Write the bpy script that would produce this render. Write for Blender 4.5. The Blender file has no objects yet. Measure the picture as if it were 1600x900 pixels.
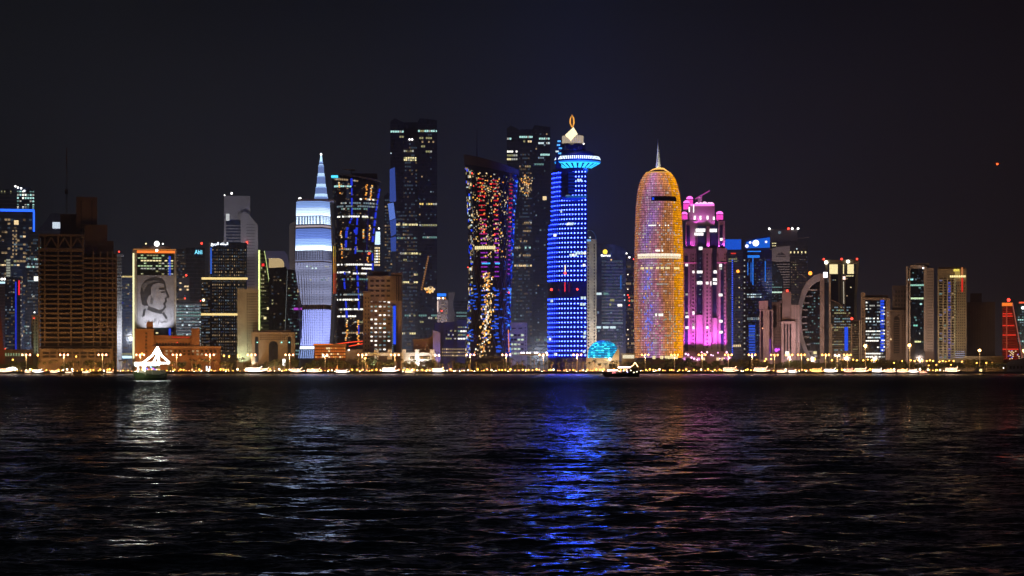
import bpy, math, random
import numpy as np
from math import sin, cos, pi, radians, sqrt, tan, atan2
random.seed(7)
RND = random.Random(11)
K = 3650.0          # focal length in photo pixels (1600 wide)
HZ = 574.0          # photo row of the horizon
CAMZ = 7.0
GZ = 2.0            # land level above the water
SHORE = 2552.0
HAZE = 0.00011
scene = bpy.context.scene
C = scene.collection

# ---------------------------------------------------------------- camera
cam_d = bpy.data.cameras.new("camera")
cam = bpy.data.objects.new("camera", cam_d); C.objects.link(cam)
cam.location = (0, 0, CAMZ); cam.rotation_euler = (radians(90), 0, 0)
cam_d.sensor_width = 36.0; cam_d.lens = 36.0 * K / 1600.0
cam_d.shift_y = (HZ - 450.0) / 1600.0
cam_d.clip_start = 0.5; cam_d.clip_end = 60000
cam_d.dof.use_dof = True
cam_d.dof.focus_distance = 110.0
cam_d.dof.aperture_fstop = 3.0
scene.camera = cam

# ---------------------------------------------------------------- night sky
world = bpy.data.worlds.new("World"); scene.world = world; world.use_nodes = True
nt = world.node_tree; nt.nodes.clear()
def N(tree, t, **kw):
    n = tree.nodes.new(t)
    for k, v in kw.items(): setattr(n, k, v)
    return n
def ramp(tree, src, stops):
    r = N(tree, 'ShaderNodeValToRGB'); e = r.color_ramp.elements
    while len(e) < len(stops): e.new(0.5)
    for q, (p, c) in zip(e, stops):
        q.position = p; q.color = (c[0], c[1], c[2], 1)
    tree.links.new(src, r.inputs[0]); return r
tc = N(nt, 'ShaderNodeTexCoord'); sep = N(nt, 'ShaderNodeSeparateXYZ')
nt.links.new(tc.outputs['Generated'], sep.inputs[0])
mx = N(nt, 'ShaderNodeMapRange'); mx.inputs[1].default_value = -0.22; mx.inputs[2].default_value = 0.22
nt.links.new(sep.outputs[0], mx.inputs[0])
mz = N(nt, 'ShaderNodeMapRange'); mz.inputs[1].default_value = 0.0; mz.inputs[2].default_value = 0.20
nt.links.new(sep.outputs[2], mz.inputs[0])
lo = ramp(nt, mx.outputs[0], [(0, (.0046, .0056, .0080)), (.36, (.0050, .0068, .0125)), (.48, (.0054, .0076, .0190)), (.56, (.0052, .0090, .0320)), (.64, (.0050, .0066, .0150)), (1, (.0052, .0028, .0042))])  # blue halo round the dotted tower put into the horizon tint
hi = ramp(nt, mx.outputs[0], [(0, (.0028, .0034, .0046)), (.5, (.0027, .0034, .0054)), (1, (.0025, .0022, .0034))])
fz = ramp(nt, mz.outputs[0], [(0, (0, 0, 0)), (.55, (.6, .6, .6)), (1, (1, 1, 1))])
mixw = N(nt, 'ShaderNodeMixRGB')
nt.links.new(fz.outputs[0], mixw.inputs[0]); nt.links.new(lo.outputs[0], mixw.inputs[1]); nt.links.new(hi.outputs[0], mixw.inputs[2])
clo = N(nt, 'ShaderNodeTexNoise'); clo.inputs['Scale'].default_value = 7; clo.inputs['Detail'].default_value = 3
nt.links.new(tc.outputs['Generated'], clo.inputs[0])
cm = N(nt, 'ShaderNodeMapRange'); cm.inputs[1].default_value = .3; cm.inputs[2].default_value = .7; cm.inputs[3].default_value = .85; cm.inputs[4].default_value = 1.15
nt.links.new(clo.outputs[0], cm.inputs[0])
bg = N(nt, 'ShaderNodeBackground'); wo = N(nt, 'ShaderNodeOutputWorld')
nt.links.new(mixw.outputs[0], bg.inputs[0]); nt.links.new(cm.outputs[0], bg.inputs[1]); nt.links.new(bg.outputs[0], wo.inputs[0])

# ---------------------------------------------------------------- exposure, render
scene.view_settings.view_transform = 'Standard'; scene.view_settings.look = 'None'
scene.view_settings.exposure = 0.55; scene.view_settings.gamma = 1.0; scene.view_settings.use_curve_mapping = False
scene.render.engine = 'CYCLES'
cy = scene.cycles
cy.max_bounces = 5; cy.diffuse_bounces = 0; cy.glossy_bounces = 3; cy.transmission_bounces = 2; cy.transparent_max_bounces = 8
cy.use_denoising = True
cy.sample_clamp_indirect = 12.0; cy.sample_clamp_direct = 0.0
cy.caustics_reflective = True; cy.caustics_refractive = False
cy.volume_bounces = 0
cy.use_light_tree = True
cy.pixel_filter_type = 'BLACKMAN_HARRIS'; cy.filter_width = 1.35

# ---------------------------------------------------------------- materials
MATS = {}
def emis(col, s=1.0):
    key = ('e', tuple(round(c, 3) for c in col), round(s, 3))
    if key in MATS: return MATS[key]
    m = bpy.data.materials.new("light"); m.use_nodes = True; t = m.node_tree; t.nodes.clear()
    e = N(t, 'ShaderNodeEmission'); o = N(t, 'ShaderNodeOutputMaterial')
    e.inputs[0].default_value = (*col, 1); e.inputs[1].default_value = s
    t.links.new(e.outputs[0], o.inputs[0]); m.cycles.emission_sampling = 'NONE'
    MATS[key] = m; return m
def wall(col, rough=.85, var=.25, sc=.08, spec=.3, metal=0.0):
    key = ('w', tuple(round(c, 3) for c in col), rough, var, sc, metal)
    if key in MATS: return MATS[key]
    m = bpy.data.materials.new("wall"); m.use_nodes = True; t = m.node_tree
    b = t.nodes['Principled BSDF']; b.inputs['Roughness'].default_value = rough; b.inputs['Specular IOR Level'].default_value = spec
    b.inputs['Metallic'].default_value = metal
    g = N(t, 'ShaderNodeTexCoord'); n = N(t, 'ShaderNodeTexNoise'); n.inputs['Scale'].default_value = sc; n.inputs['Detail'].default_value = 5
    t.links.new(g.outputs['Object'], n.inputs[0])
    r = ramp(t, n.outputs[0], [(.25, [c * (1 - var) for c in col]), (.75, [min(1, c * (1 + var)) for c in col])])
    t.links.new(r.outputs[0], b.inputs['Base Color'])
    MATS[key] = m; return m
def glass(col, rough=.12, var=.5):
    key = ('g', tuple(round(c, 4) for c in col), rough)
    if key in MATS: return MATS[key]
    m = bpy.data.materials.new("glass"); m.use_nodes = True; t = m.node_tree
    b = t.nodes['Principled BSDF']; b.inputs['Roughness'].default_value = rough
    b.inputs['Specular IOR Level'].default_value = .8
    g = N(t, 'ShaderNodeTexCoord'); mp = N(t, 'ShaderNodeMapping'); mp.inputs['Scale'].default_value = (.33, .33, .25)
    v = N(t, 'ShaderNodeTexVoronoi'); v.inputs['Scale'].default_value = 1.0; v.distance = 'CHEBYCHEV'; v.inputs['Randomness'].default_value = 0.0
    t.links.new(g.outputs['Object'], mp.inputs[0]); t.links.new(mp.outputs[0], v.inputs[0])
    s = N(t, 'ShaderNodeSeparateColor'); t.links.new(v.outputs['Color'], s.inputs[0])
    r = ramp(t, s.outputs[0], [(0, [c * (1 - var) for c in col]), (1, [c * (1 + var) for c in col])])
    t.links.new(r.outputs[0], b.inputs['Base Color'])
    MATS[key] = m; return m
# window light as flat glowing panes: a few lamp colours
WARM = emis((1, .72, .38), .9); WARMD = emis((1, .68, .35), .28); WARMX = emis((1, .66, .35), .07)
WHITE = emis((1, .97, .85), 1.3); WHITED = emis((.95, .95, .85), .35)
COOL = emis((.75, .95, 1), .8); COOLD = emis((.6, .85, 1), .2); COOLX = emis((.45, .7, 1), .055)
TEAL = emis((.55, 1, .92), .75); TEALD = emis((.45, .9, .85), .22)
YEL = emis((1, .85, .42), .9); YELD = emis((.9, .85, .4), .28)
ORANGE = emis((1, .36, .06), .9); AMBER = emis((1, .5, .08), 1.2)
BLUE = emis((.01, .06, 1), .9); BLUED = emis((.01, .04, .8), .3); CYAN = emis((.05, .6, 1), 1.0)
RED = emis((1, .03, .03), 1.2); REDL = emis((1, .05, .03), 3.0); WL = emis((1, .97, .92), 3.0)
PURP = emis((.55, .06, .8), .6)
CONC = wall((.30, .27, .24)); DARKC = wall((.16, .15, .17)); GREYW = wall((.30, .30, .33)); CREAM = wall((.52, .46, .36)); WHITEW = wall((.7, .7, .68))
BROWN = wall((.26, .17, .11)); MAUVE = wall((.36, .28, .30)); STEEL = wall((.25, .25, .27), .5)
DG = glass((.035, .045, .07)); DGB = glass((.03, .05, .11)); DGG = glass((.035, .06, .065)); DGP = glass((.06, .045, .065))

# ---------------------------------------------------------------- helpers
class MB:
    def __init__(s): s.v = []; s.f = []; s.m = []
    def quad(s, a, b, c, d, mi=0):
        n = len(s.v); s.v += [tuple(a), tuple(b), tuple(c), tuple(d)]; s.f.append((n, n+1, n+2, n+3)); s.m.append(mi)
    def prism(s, bot, top, mi=0):
        n = len(s.v); k = len(bot); s.v += [tuple(p) for p in bot] + [tuple(p) for p in top]
        for i in range(k):
            j = (i+1) % k; s.f.append((n+i, n+j, n+k+j, n+k+i)); s.m.append(mi)
        s.f.append(tuple(range(n+k-1, n-1, -1))); s.m.append(mi); s.f.append(tuple(range(n+k, n+2*k))); s.m.append(mi)
    def box(s, x0, x1, y0, y1, z0, z1, mi=0):
        s.prism([(x0,y0,z0),(x1,y0,z0),(x1,y1,z0),(x0,y1,z0)], [(x0,y0,z1),(x1,y0,z1),(x1,y1,z1),(x0,y1,z1)], mi)
    def loft(s, rings, mi=0, cap=True):
        n = len(s.v); k = len(rings[0])
        for r in rings: s.v += [tuple(p) for p in r]
        for q in range(len(rings)-1):
            for i in range(k):
                j = (i+1) % k; a = n+q*k
                s.f.append((a+i, a+j, a+k+j, a+k+i)); s.m.append(mi)
        if cap:
            s.f.append(tuple(range(n+k-1, n-1, -1))); s.m.append(mi)
            a = n+(len(rings)-1)*k; s.f.append(tuple(range(a, a+k))); s.m.append(mi)
    def tube(s, pts, r, k=6, mi=0):
        rs = r if isinstance(r, (list, tuple)) else [r]*len(pts)
        rings = []
        for i, p in enumerate(pts):
            a = np.array(pts[max(0, i-1)], float); b = np.array(pts[min(len(pts)-1, i+1)], float)
            d = b-a; d /= max(1e-9, np.linalg.norm(d))
            up = np.array((0, 0, 1.)) if abs(d[2]) < .9 else np.array((1., 0, 0))
            u = np.cross(d, up); u /= np.linalg.norm(u); w = np.cross(d, u)
            rings.append([tuple(np.array(p)+rs[i]*(cos(2*pi*j/k)*u+sin(2*pi*j/k)*w)) for j in range(k)])
        s.loft(rings, mi)
    def ball(s, c, r, k=10, mi=0, sz=1.0, half=False):
        rings = []
        n0 = k//2+1
        for i in range(n0+1):
            a = (-pi/2 if not half else 0) + (pi if not half else pi/2)*i/n0
            rr = max(1e-3, cos(a))*r
            rings.append([(c[0]+rr*cos(2*pi*j/k), c[1]+rr*sin(2*pi*j/k), c[2]+r*sz*sin(a)) for j in range(k)])
        s.loft(rings, mi)
    def build(s, name, mats, parent=None, smooth=False, flip=False):
        me = bpy.data.meshes.new(name)
        me.from_pydata(s.v, [], s.f)
        if not isinstance(mats, (list, tuple)): mats = [mats]
        for m in mats: me.materials.append(m)
        if len(mats) > 1: me.polygons.foreach_set('material_index', s.m)
        if smooth: me.polygons.foreach_set('use_smooth', [True]*len(s.f))
        o = bpy.data.objects.new(name, me); C.objects.link(o)
        if parent is not None: o.parent = parent
        return o
def tag(o, label=None, cat=None, group=None, kind=None):
    if label: o['label'] = label
    if cat: o['category'] = cat
    if group: o['group'] = group
    if kind: o['kind'] = kind
    return o
def empty(name, loc, label, cat, group=None):
    o = bpy.data.objects.new(name, None); C.objects.link(o); o.location = loc; o.empty_display_size = 2
    return tag(o, label, cat, group)
def copy_tree(o, parent=None):
    c = o.copy(); C.objects.link(c); c.parent = parent
    for ch in list(o.children): copy_tree(ch, c)
    return c
def PX(px, D): return (px-800.0)/K*D
def PZ(py, D): return CAMZ+(HZ-py)/K*D
def lamp(kind, loc, col, power, target=None, angle=60, blend=.6):
    ld = bpy.data.lights.new("lamp", kind); ld.color = col; ld.energy = power
    o = bpy.data.objects.new("flood_or_fill_light" if kind == 'SPOT' else "lamp_or_fill_light", ld); C.objects.link(o); o.location = loc
    if kind == 'SPOT':
        ld.spot_size = radians(angle); ld.spot_blend = blend; ld.shadow_soft_size = 0.0
        d = [target[i]-loc[i] for i in range(3)]
        from mathutils import Vector
        o.rotation_euler = Vector(d).to_track_quat('-Z', 'Y').to_euler()
    else: ld.shadow_soft_size = 0.0
    return o

class T:
    """One building. px/py are measured widths on its front plane, turned into metres at its own distance."""
    def __init__(s, name, label, cat, c, D, group=None, base=GZ, yaw=0):
        s.D = D; s.c = c; s.phi = math.atan((c-800)/K); s.base = base
        s.mx = D*cos(s.phi)/K; s.mz = D/K
        a = s.phi+radians(yaw)
        s.r = np.array((cos(a), -sin(a), 0)); s.d = np.array((sin(a), cos(a), 0))
        s.o = np.array((PX(c, D), D, base)); s.by = HZ+(CAMZ-base)*K/D
        s.e = empty(name, tuple(s.o), label, cat, group)
        s.panes = []; s.pname = 'lit_window'
    def p(s, px, py, dep=0.0):
        py = min(py, s.by)
        z = PZ(py, s.D)-s.base
        v = s.r*((px-s.c)*s.mx)+s.d*dep
        return (v[0], v[1], z)
    def w(s, px, py, dep=0.0):
        q = s.p(px, py, dep); return (q[0]+s.o[0], q[1]+s.o[1], q[2]+s.o[2])
    def pris(s, mb, pts, d0, d1, mi=0):
        mb.prism([s.p(x, y, d0) for x, y in pts][::-1], [s.p(x, y, d1) for x, y in pts][::-1], mi)
    def bx(s, mb, x0, x1, y0, y1, d0, d1, mi=0):
        s.pris(mb, [(x0, y1), (x1, y1), (x1, y0), (x0, y0)], d0, d1, mi)
    def block(s, name, x0, x1, y0, y1, d0, d1, mat):
        mb = MB(); s.bx(mb, x0, x1, y0, y1, d0, d1); return mb.build(name, mat, s.e)
    def shape(s, name, pts, d0, d1, mat):
        mb = MB(); s.pris(mb, pts, d0, d1); return mb.build(name, mat, s.e)
    def slabs(s, x0, x1, y0, y1, n, mat, h=.25, out=.5, dep=0, dd=1.0, name='floor_slabs', slope=None, d1=None):
        mb = MB(); st = (y1-y0)/n
        for i in range(n+1):
            y = y0+i*st; xa, xb = (x0, x1) if slope is None else slope(y)
            s.bx(mb, xa, xb, y, y+st*h, dep-out, dep+(dd if d1 is None else d1))
        return mb.build(name, mat, s.e)
    def piers(s, xs, wpx, y0, y1, mat, out=.7, dep=0, name='piers'):
        mb = MB()
        for x in xs: s.bx(mb, x-wpx/2, x+wpx/2, y0, y1, dep-out, dep+.6)
        return mb.build(name, mat, s.e)
    def pane(s, x0, x1, y0, y1, mat, dep=-.25):
        s.panes.append(([s.p(x0, y1, dep), s.p(x1, y1, dep), s.p(x1, y0, dep), s.p(x0, y0, dep)], mat, abs((x1-x0)*(y1-y0))))
    def quad4(s, pts, mat, area=1):
        s.panes.append((pts, mat, area))
    def grid(s, x0, x1, y0, y1, nx, ny, rule, fw=.7, fh=.5, dep=-.25):
        sx = (x1-x0)/nx; sy = (y1-y0)/ny
        for j in range(ny):
            for i in range(nx):
                m = rule(i, j)
                if m is None: continue
                cx = x0+(i+.5)*sx; cyy = y0+(j+.5)*sy
                s.pane(cx-sx*fw/2, cx+sx*fw/2, cyy-sy*fh/2, cyy+sy*fh/2, m, dep)
    def strip(s, name, x0, x1, y0, y1, mat, dep=-.6, th=.5):
        return s.block(name, x0, x1, y0, y1, dep, dep+th, mat)
    def curve_strip(s, name, pts, r, mat, k=5):
        mb = MB(); mb.tube([s.p(*q) for q in pts], r, k); return mb.build(name, mat, s.e)
    def light(s, x, y, mat, r=1.0, dep=0, name='beacon'):
        mb = MB(); mb.ball(s.p(x, y, dep), r, 8); return mb.build(name, mat, s.e)
    def text(s, name, body, x, y, hpx, mat, dep=-.8, wpx=None):
        cu = bpy.data.curves.new(name, 'FONT'); cu.body = body; cu.size = 1.0; cu.extrude = .03; cu.resolution_u = 3
        cu.offset = .018
        to = bpy.data.objects.new('tmp', cu); C.objects.link(to)
        bpy.context.view_layer.update()
        dg = bpy.context.evaluated_depsgraph_get()
        me = bpy.data.meshes.new_from_object(to.evaluated_get(dg))
        bpy.data.objects.remove(to)
        vs = np.array([v.co[:] for v in me.vertices]) if len(me.vertices) else np.zeros((1, 3))
        mn = vs.min(0); mxx = vs.max(0); W = max(1e-3, mxx[0]-mn[0]); H = max(1e-3, mxx[1]-mn[1])
        sy = hpx/H; sx = sy if wpx is None else wpx/W
        for v in me.vertices:
            a = s.p(x+(v.co.x-mn[0])*sx, y-(v.co.y-mn[1])*sy, dep-(v.co.z)*4); v.co = a
        me.materials.clear(); me.materials.append(mat)
        o = bpy.data.objects.new(name, me); C.objects.link(o); o.parent = s.e; return o
    def flood(s, x, y, dep, col, power, tx, ty, angle=70, tdep=0):  # unseen spots without fixtures, added to light the facades
        if 1185 < s.c < 1500: power *= 2.9 if s.c < 1400 else 1.7; y = min(y, 561); dep = min(dep, -78); col = (1, col[1]*.5+.40, col[2]*.5+.36)  # boosted, cooled and raised in mid-air to brighten the right-hand facades
        return lamp('SPOT', s.w(x, y, dep), col, power, s.w(tx, ty, tdep), angle)
    def done(s):
        ps = sorted(s.panes, key=lambda q: -q[2])
        for q, m, a in ps[:100]:
            mb = MB(); mb.quad(*q); mb.build(s.pname, m, s.e)
        rest = ps[100:]
        if rest:
            mats = []; mb = MB()
            for q, m, a in rest:
                if m not in mats: mats.append(m)
                mb.quad(*q, mats.index(m))
            o = mb.build(s.pname, mats, s.e); o['kind'] = 'stuff'
        return s
class Round:
    """A round (or partly round) tower skin: prof = [(py, centre px, half width px)]"""
    def __init__(s, t, prof, ratio=1.0, n=40, a0=-180, a1=180, dc=None, topfn=None):
        s.t = t; s.prof = sorted(prof); s.ratio = ratio; s.n = n; s.topfn = topfn
        s.dc = dc if dc is not None else max(q[2] for q in prof)*t.mx*ratio
    def cw(s, py):
        P = s.prof
        if py <= P[0][0]: return P[0][1], P[0][2]
        for a, b in zip(P, P[1:]):
            if py <= b[0]:
                k = (py-a[0])/(b[0]-a[0]); return a[1]+(b[1]-a[1])*k, a[2]+(b[2]-a[2])*k
        return P[-1][1], P[-1][2]
    def pt(s, ang, py, out=0.0):
        c, h = s.cw(py); a = radians(ang)
        yy = py if s.topfn is None else s.topfn(c+h*sin(a), py)
        return s.t.p(c+(h+out/s.t.mx)*sin(a), yy, s.dc-(h*s.t.mx*s.ratio+out)*cos(a))
    def body(s, name, mat, smooth=True, pys=None, out=0):
        mb = MB(); pys = pys or [q[0] for q in s.prof]
        rings = [[s.pt(-i*360/s.n, y, out) for i in range(s.n)] for y in sorted(pys, reverse=True)]
        mb.loft(rings); return mb.build(name, mat, s.t.e, smooth)
    def ring(s, mb, y0, y1, a0=-95, a1=95, n=24, out=.4, mi=0, th=.4):
        st = (a1-a0)/n
        for i in range(n):
            A, B = a0+i*st, a0+(i+1)*st
            q = [s.pt(A, y1, out), s.pt(B, y1, out), s.pt(B, y0, out), s.pt(A, y0, out)]
            mb.quad(*q, mi)
    def band(s, name, y0, y1, mat, a0=-95, a1=95, n=24, out=.4):
        mb = MB(); s.ring(mb, y0, y1, a0, a1, n, out); return mb.build(name, mat, s.t.e)
    def pane(s, a, wa, y0, y1, mat, out=.5):
        A, B = a-wa/2, a+wa/2
        s.t.quad4([s.pt(A, y1, out), s.pt(B, y1, out), s.pt(B, y0, out), s.pt(A, y0, out)], mat, wa*(y1-y0)*max(.05, cos(radians(a))))
def rows_rule(plit, mats, pfloor=.3, dim=None, pdim=0, rnd=RND):
    """offices: whole runs of a floor are lit together, others sit dark or dim"""
    st = {}
    def f(i, j):
        if j not in st: st[j] = (rnd.random() < pfloor, rnd.choice(mats), rnd.random(), rnd.random())
        on, m, a, b = st[j]
        if on:
            if rnd.random() < .8: return m if rnd.random() < .8 else rnd.choice(mats)
            return None
        if b < .55 and rnd.random() < plit*1.5: return rnd.choice(mats)
        if dim and rnd.random() < pdim: return rnd.choice(dim)
        return None
    return f
# ================================================================ the setting
def sheet(name, x0, x1, y0, y1, z, mat, thick=None):
    mb = MB()
    if thick: mb.box(x0, x1, y0, y1, z-thick, z)
    else: mb.quad((x0, y0, z), (x1, y0, z), (x1, y1, z), (x0, y1, z))
    return tag(mb.build(name, mat), kind='structure')
sheet('ground', -5900, 5900, SHORE+62, 6900, GZ, wall((.05, .045, .035), .95, .4, .02))
sheet('promenade', -5900, 5900, SHORE+.5, SHORE+34, GZ+.004, wall((.30, .26, .21), .8, .2, .4), 2.5)
sheet('road', -5900, 5900, SHORE+34.3, SHORE+62, GZ-.12, wall((.05, .05, .052), .9, .25, .5))
kb = MB()
for y in (SHORE+34, SHORE+61.8): kb.box(-1500, 1500, y, y+.3, GZ-.3, GZ+.02)
tag(kb.build('kerb', wall((.4, .39, .37))), kind='structure')
rl = MB()
for i in range(160):
    x = -800+i*10
    for y in (SHORE+41, SHORE+55): rl.quad((x, y, GZ-.112), (x+4, y, GZ-.112), (x+4, y+.15, GZ-.112), (x, y+.15, GZ-.112))
tag(rl.build('road_marking', wall((.75, .75, .72))), kind='structure')
q = MB(); q.box(-1500, 1500, SHORE-.6, SHORE+.5, -3, GZ+.45)
for i in range(0, 300): q.box(-1500+i*10, -1499.4+i*10, SHORE-.75, SHORE-.6, -3, GZ+.3)
tag(q.build('quay_wall', wall((.24, .21, .17), .9, .4, .5)), 'long stone quay wall along the waterline below the promenade', 'wall')
rk = MB()
for i in range(1500):
    x = -620+RND.random()*1240; y = SHORE-1-RND.random()*4; s_ = .5+RND.random()*.9; z = -.6+RND.random()*.9-(SHORE-1-y)*.12
    a = RND.random()*6
    rk.prism([(x+s_*cos(a+k*1.57)*(.7+.5*RND.random()), y+s_*sin(a+k*1.57), z-s_*.5) for k in range(4)], [(x+s_*.6*cos(a+k*1.57), y+s_*.6*sin(a+k*1.57), z+s_*.5*RND.random()+.2) for k in range(4)])
tag(rk.build('riprap_rocks', wall((.16, .14, .11), .95, .4, .6)), kind='stuff')

# ---- night air: one even closed volume
hz = MB(); hz.box(-5990, 5990, -190, 6990, -6, 460); hm = bpy.data.materials.new('haze'); hm.use_nodes = True; ht = hm.node_tree; ht.nodes.clear()
pv = N(ht, 'ShaderNodeVolumePrincipled'); pv.inputs['Density'].default_value = HAZE; pv.inputs['Color'].default_value = (.85, .88, 1, 1); pv.inputs['Anisotropy'].default_value = 0.0
ho = N(ht, 'ShaderNodeOutputMaterial'); ht.links.new(pv.outputs[0], ho.inputs['Volume'])
tag(hz.build('haze', hm), kind='stuff')
# ---- water: one sheet, real swell near the camera, short ripples in its surface shading
def make_water():
    tx = np.concatenate([[-2.3, -1.2, -.7, -.4], np.linspace(-.27, .27, 620), [.4, .7, 1.2, 2.3]])
    inv = np.linspace(1/48., 1/900., 640)
    dy = np.concatenate([[-60, 2, 10, 25, 38], 1/inv, np.linspace(1000, SHORE-.3, 14)])
    Tn, D = np.meshgrid(tx, dy)
    X = Tn*np.maximum(D, 30); Y = D.copy()
    rng = np.random.default_rng(5)
    Z = np.zeros_like(X)
    sp = np.gradient(dy)[:, None]
    for k in range(130):
        lam = 0.55*(11/0.55)**rng.random()
        th = radians(90)+rng.normal(0, .60)
        kk = 2*pi/lam
        amp = 0.0027*lam**.88*(0.75+.5*rng.random())
        if lam > 9: amp *= .8
        fade = np.clip((lam/np.maximum(sp, .05)-2.0)/3.0, 0, 1)
        Z += amp*fade*np.sin(kk*(cos(th)*X+sin(th)*Y)+rng.random()*6.28)
    Z = Z+.35*np.abs(Z)*Z/0.1*.3
    edge = np.clip((.268-np.abs(Tn))/.02, 0, 1)*np.clip((Y-42)/12, 0, 1)*np.clip((1300-Y)/500, 0, 1)
    Z = Z*edge
    nr, ncl = X.shape
    co = np.stack([X, Y, Z], -1).reshape(-1, 3)
    idx = np.arange(nr*ncl).reshape(nr, ncl)
    f = np.stack([idx[:-1, :-1], idx[:-1, 1:], idx[1:, 1:], idx[1:, :-1]], -1).reshape(-1, 4)
    me = bpy.data.meshes.new('water')
    me.vertices.add(len(co)); me.vertices.foreach_set('co', co.ravel().astype(np.float32))
    me.loops.add(f.size); me.loops.foreach_set('vertex_index', f.ravel().astype(np.int32))
    me.polygons.add(len(f)); me.polygons.foreach_set('loop_start', np.arange(0, f.size, 4, dtype=np.int32)); me.polygons.foreach_set('loop_total', np.full(len(f), 4, dtype=np.int32))
    me.polygons.foreach_set('use_smooth', np.ones(len(f), dtype=bool)); me.update(); me.validate()
    m = bpy.data.materials.new('sea_water'); m.use_nodes = True; t = m.node_tree
    b = t.nodes['Principled BSDF']; b.inputs['Base Color'].default_value = (.0012, .0018, .0028, 1); b.inputs['Roughness'].default_value = .07; b.inputs['IOR'].default_value = 1.33
    g = N(t, 'ShaderNodeNewGeometry')
    vec = g.outputs['Normal']
    for scl, amp, rot in WAVES:
        mp = N(t, 'ShaderNodeMapping'); mp.vector_type = 'POINT'; mp.inputs['Scale'].default_value = (.62*scl, scl, scl); mp.inputs['Rotation'].default_value = (0, 0, rot)
        n = N(t, 'ShaderNodeTexNoise'); n.inputs['Scale'].default_value = 1; n.inputs['Detail'].default_value = 2.5; n.inputs['Roughness'].default_value = .55
        t.links.new(g.outputs['Position'], mp.inputs[0]); t.links.new(mp.outputs[0], n.inputs[0])
        s1 = N(t, 'ShaderNodeVectorMath', operation='SUBTRACT'); s1.inputs[1].default_value = (.5, .5, .5)
        t.links.new(n.outputs['Color'], s1.inputs[0])
        s2 = N(t, 'ShaderNodeVectorMath', operation='MULTIPLY'); s2.inputs[1].default_value = (amp*1.15, amp, 0)
        t.links.new(s1.outputs[0], s2.inputs[0])
        ad = N(t, 'ShaderNodeVectorMath', operation='ADD'); t.links.new(vec, ad.inputs[0]); t.links.new(s2.outputs[0], ad.inputs[1])
        vec = ad.outputs[0]
    # far normals tilted seaward to darken reflections, standing in for crests hiding each other
    sp3 = N(t, 'ShaderNodeSeparateXYZ'); t.links.new(g.outputs['Position'], sp3.inputs[0])
    fr = N(t, 'ShaderNodeMapRange'); fr.inputs[1].default_value = 0; fr.inputs[2].default_value = 2552; t.links.new(sp3.outputs[1], fr.inputs[0])
    rr = ramp(t, fr.outputs[0], [(.02, (.06, .06, .06)), (.06, (.14, .14, .14)), (.11, (.36, .36, .36)), (.17, (.68, .68, .68)), (.4, (.95, .95, .95)), (.65, (.72, .72, .72)), (.995, (.15, .15, .15))])
    cb = N(t, 'ShaderNodeCombineXYZ'); ml = N(t, 'ShaderNodeMath', operation='MULTIPLY'); ml.inputs[1].default_value = -.26
    t.links.new(rr.outputs[0], ml.inputs[0]); t.links.new(ml.outputs[0], cb.inputs[1])
    a2 = N(t, 'ShaderNodeVectorMath', operation='ADD'); t.links.new(vec, a2.inputs[0]); t.links.new(cb.outputs[0], a2.inputs[1]); vec = a2.outputs[0]
    nm = N(t, 'ShaderNodeVectorMath', operation='NORMALIZE'); t.links.new(vec, nm.inputs[0]); t.links.new(nm.outputs[0], b.inputs['Normal'])
    me.materials.append(m)
    o = bpy.data.objects.new('water', me); C.objects.link(o); return tag(o, kind='structure')
WAVES = [(.25, .35, .12), (1.3, .65, -.10), (4.0, .80, .05)]
make_water()

# ================================================================ the towers, left to right
def office(t, x0, x1, y0, y1, nx, ny, mats, pf=.2, pl=.05, dim=None, pd=.12, dep=-.25, fw=.86, fh=.5):
    t.grid(x0, x1, y0, y1, nx, ny, rows_rule(pl, mats, min(.6, pf*1.3+.05), dim or [COOLX, COOLX, WARMX], min(.9, pd*2.2+.12)), fw, fh, dep)
# unseen fill lights added among the blocks to brighten facades and haze
rc = random.Random(31)
for i in range(34):
    px = -30+i*49+rc.uniform(-10, 10); Y = rc.choice([2765, 2830, 2960, 3110, 3200])
    if abs(px-1150) < 30: continue
    lamp('POINT', (PX(px, Y), Y, 22+rc.uniform(0, 30)), rc.choice([(1, .72, .5), (.8, .85, 1), (.7, .8, 1)]) if px < 1180 else (1, .7, .55), 70000 if px < 1180 else 45000)
B = 583

# far left: tower with lit crown
t = T('glass_tower', 'dark curved-top tower with greenish white lit crown rising behind the blue-outlined tower', 'tower', 18, 3150)
t.shape('tower_body', [(-16, B), (54, B), (54, 300), (48, 293), (30, 292), (0, 297), (-16, 304)], 0, 45, DGB)
t.grid(26, 54, 297, 326, 7, 6, lambda i, j: RND.choice([TEAL, WHITE, TEAL, WHITED, TEALD, None]), .7, .6)
t.grid(-14, 24, 296, 304, 8, 1, lambda i, j: RND.choice([TEALD, YELD, None]), .4, .5)
for x, y in ((24, 291), (28, 293), (33, 294), (38, 298)): t.light(x, y, WL, 1.3, -1, 'roof_lamp')
t.slabs(-16, 54, 300, 340, 7, DARKC); t.done()
t = T('glass_tower', 'dark navy glass tower outlined along its roof and corner by a bright blue neon line', 'tower', 17, 2900)
t.block('tower_body', -24, 54, 329, B, 0, 45, DGB)
t.strip('neon_line', -24, 54, 326.5, 330.5, emis((.02, .12, 1), 1.6)); t.strip('neon_line', 51.5, 54.5, 330.5, 371, emis((.02, .12, 1), 1.6))
office(t, -22, 50, 340, 560, 15, 34, [WARM, YELD, COOLD], .03, .05, [WARMX, COOLX, WARMD], .1)
t.grid(18, 28, 358, 400, 2, 7, lambda i, j: WARMD, .5, .5); t.pane(22, 29, 344, 351, WARM, -.5)
t.slabs(-24, 54, 335, 560, 42, DARKC, .12, .3); t.done()
t = T('office_block', 'low block with pale violet striped wall and white rooftop lamps at the far left edge', 'building', -2, 2740)
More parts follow.
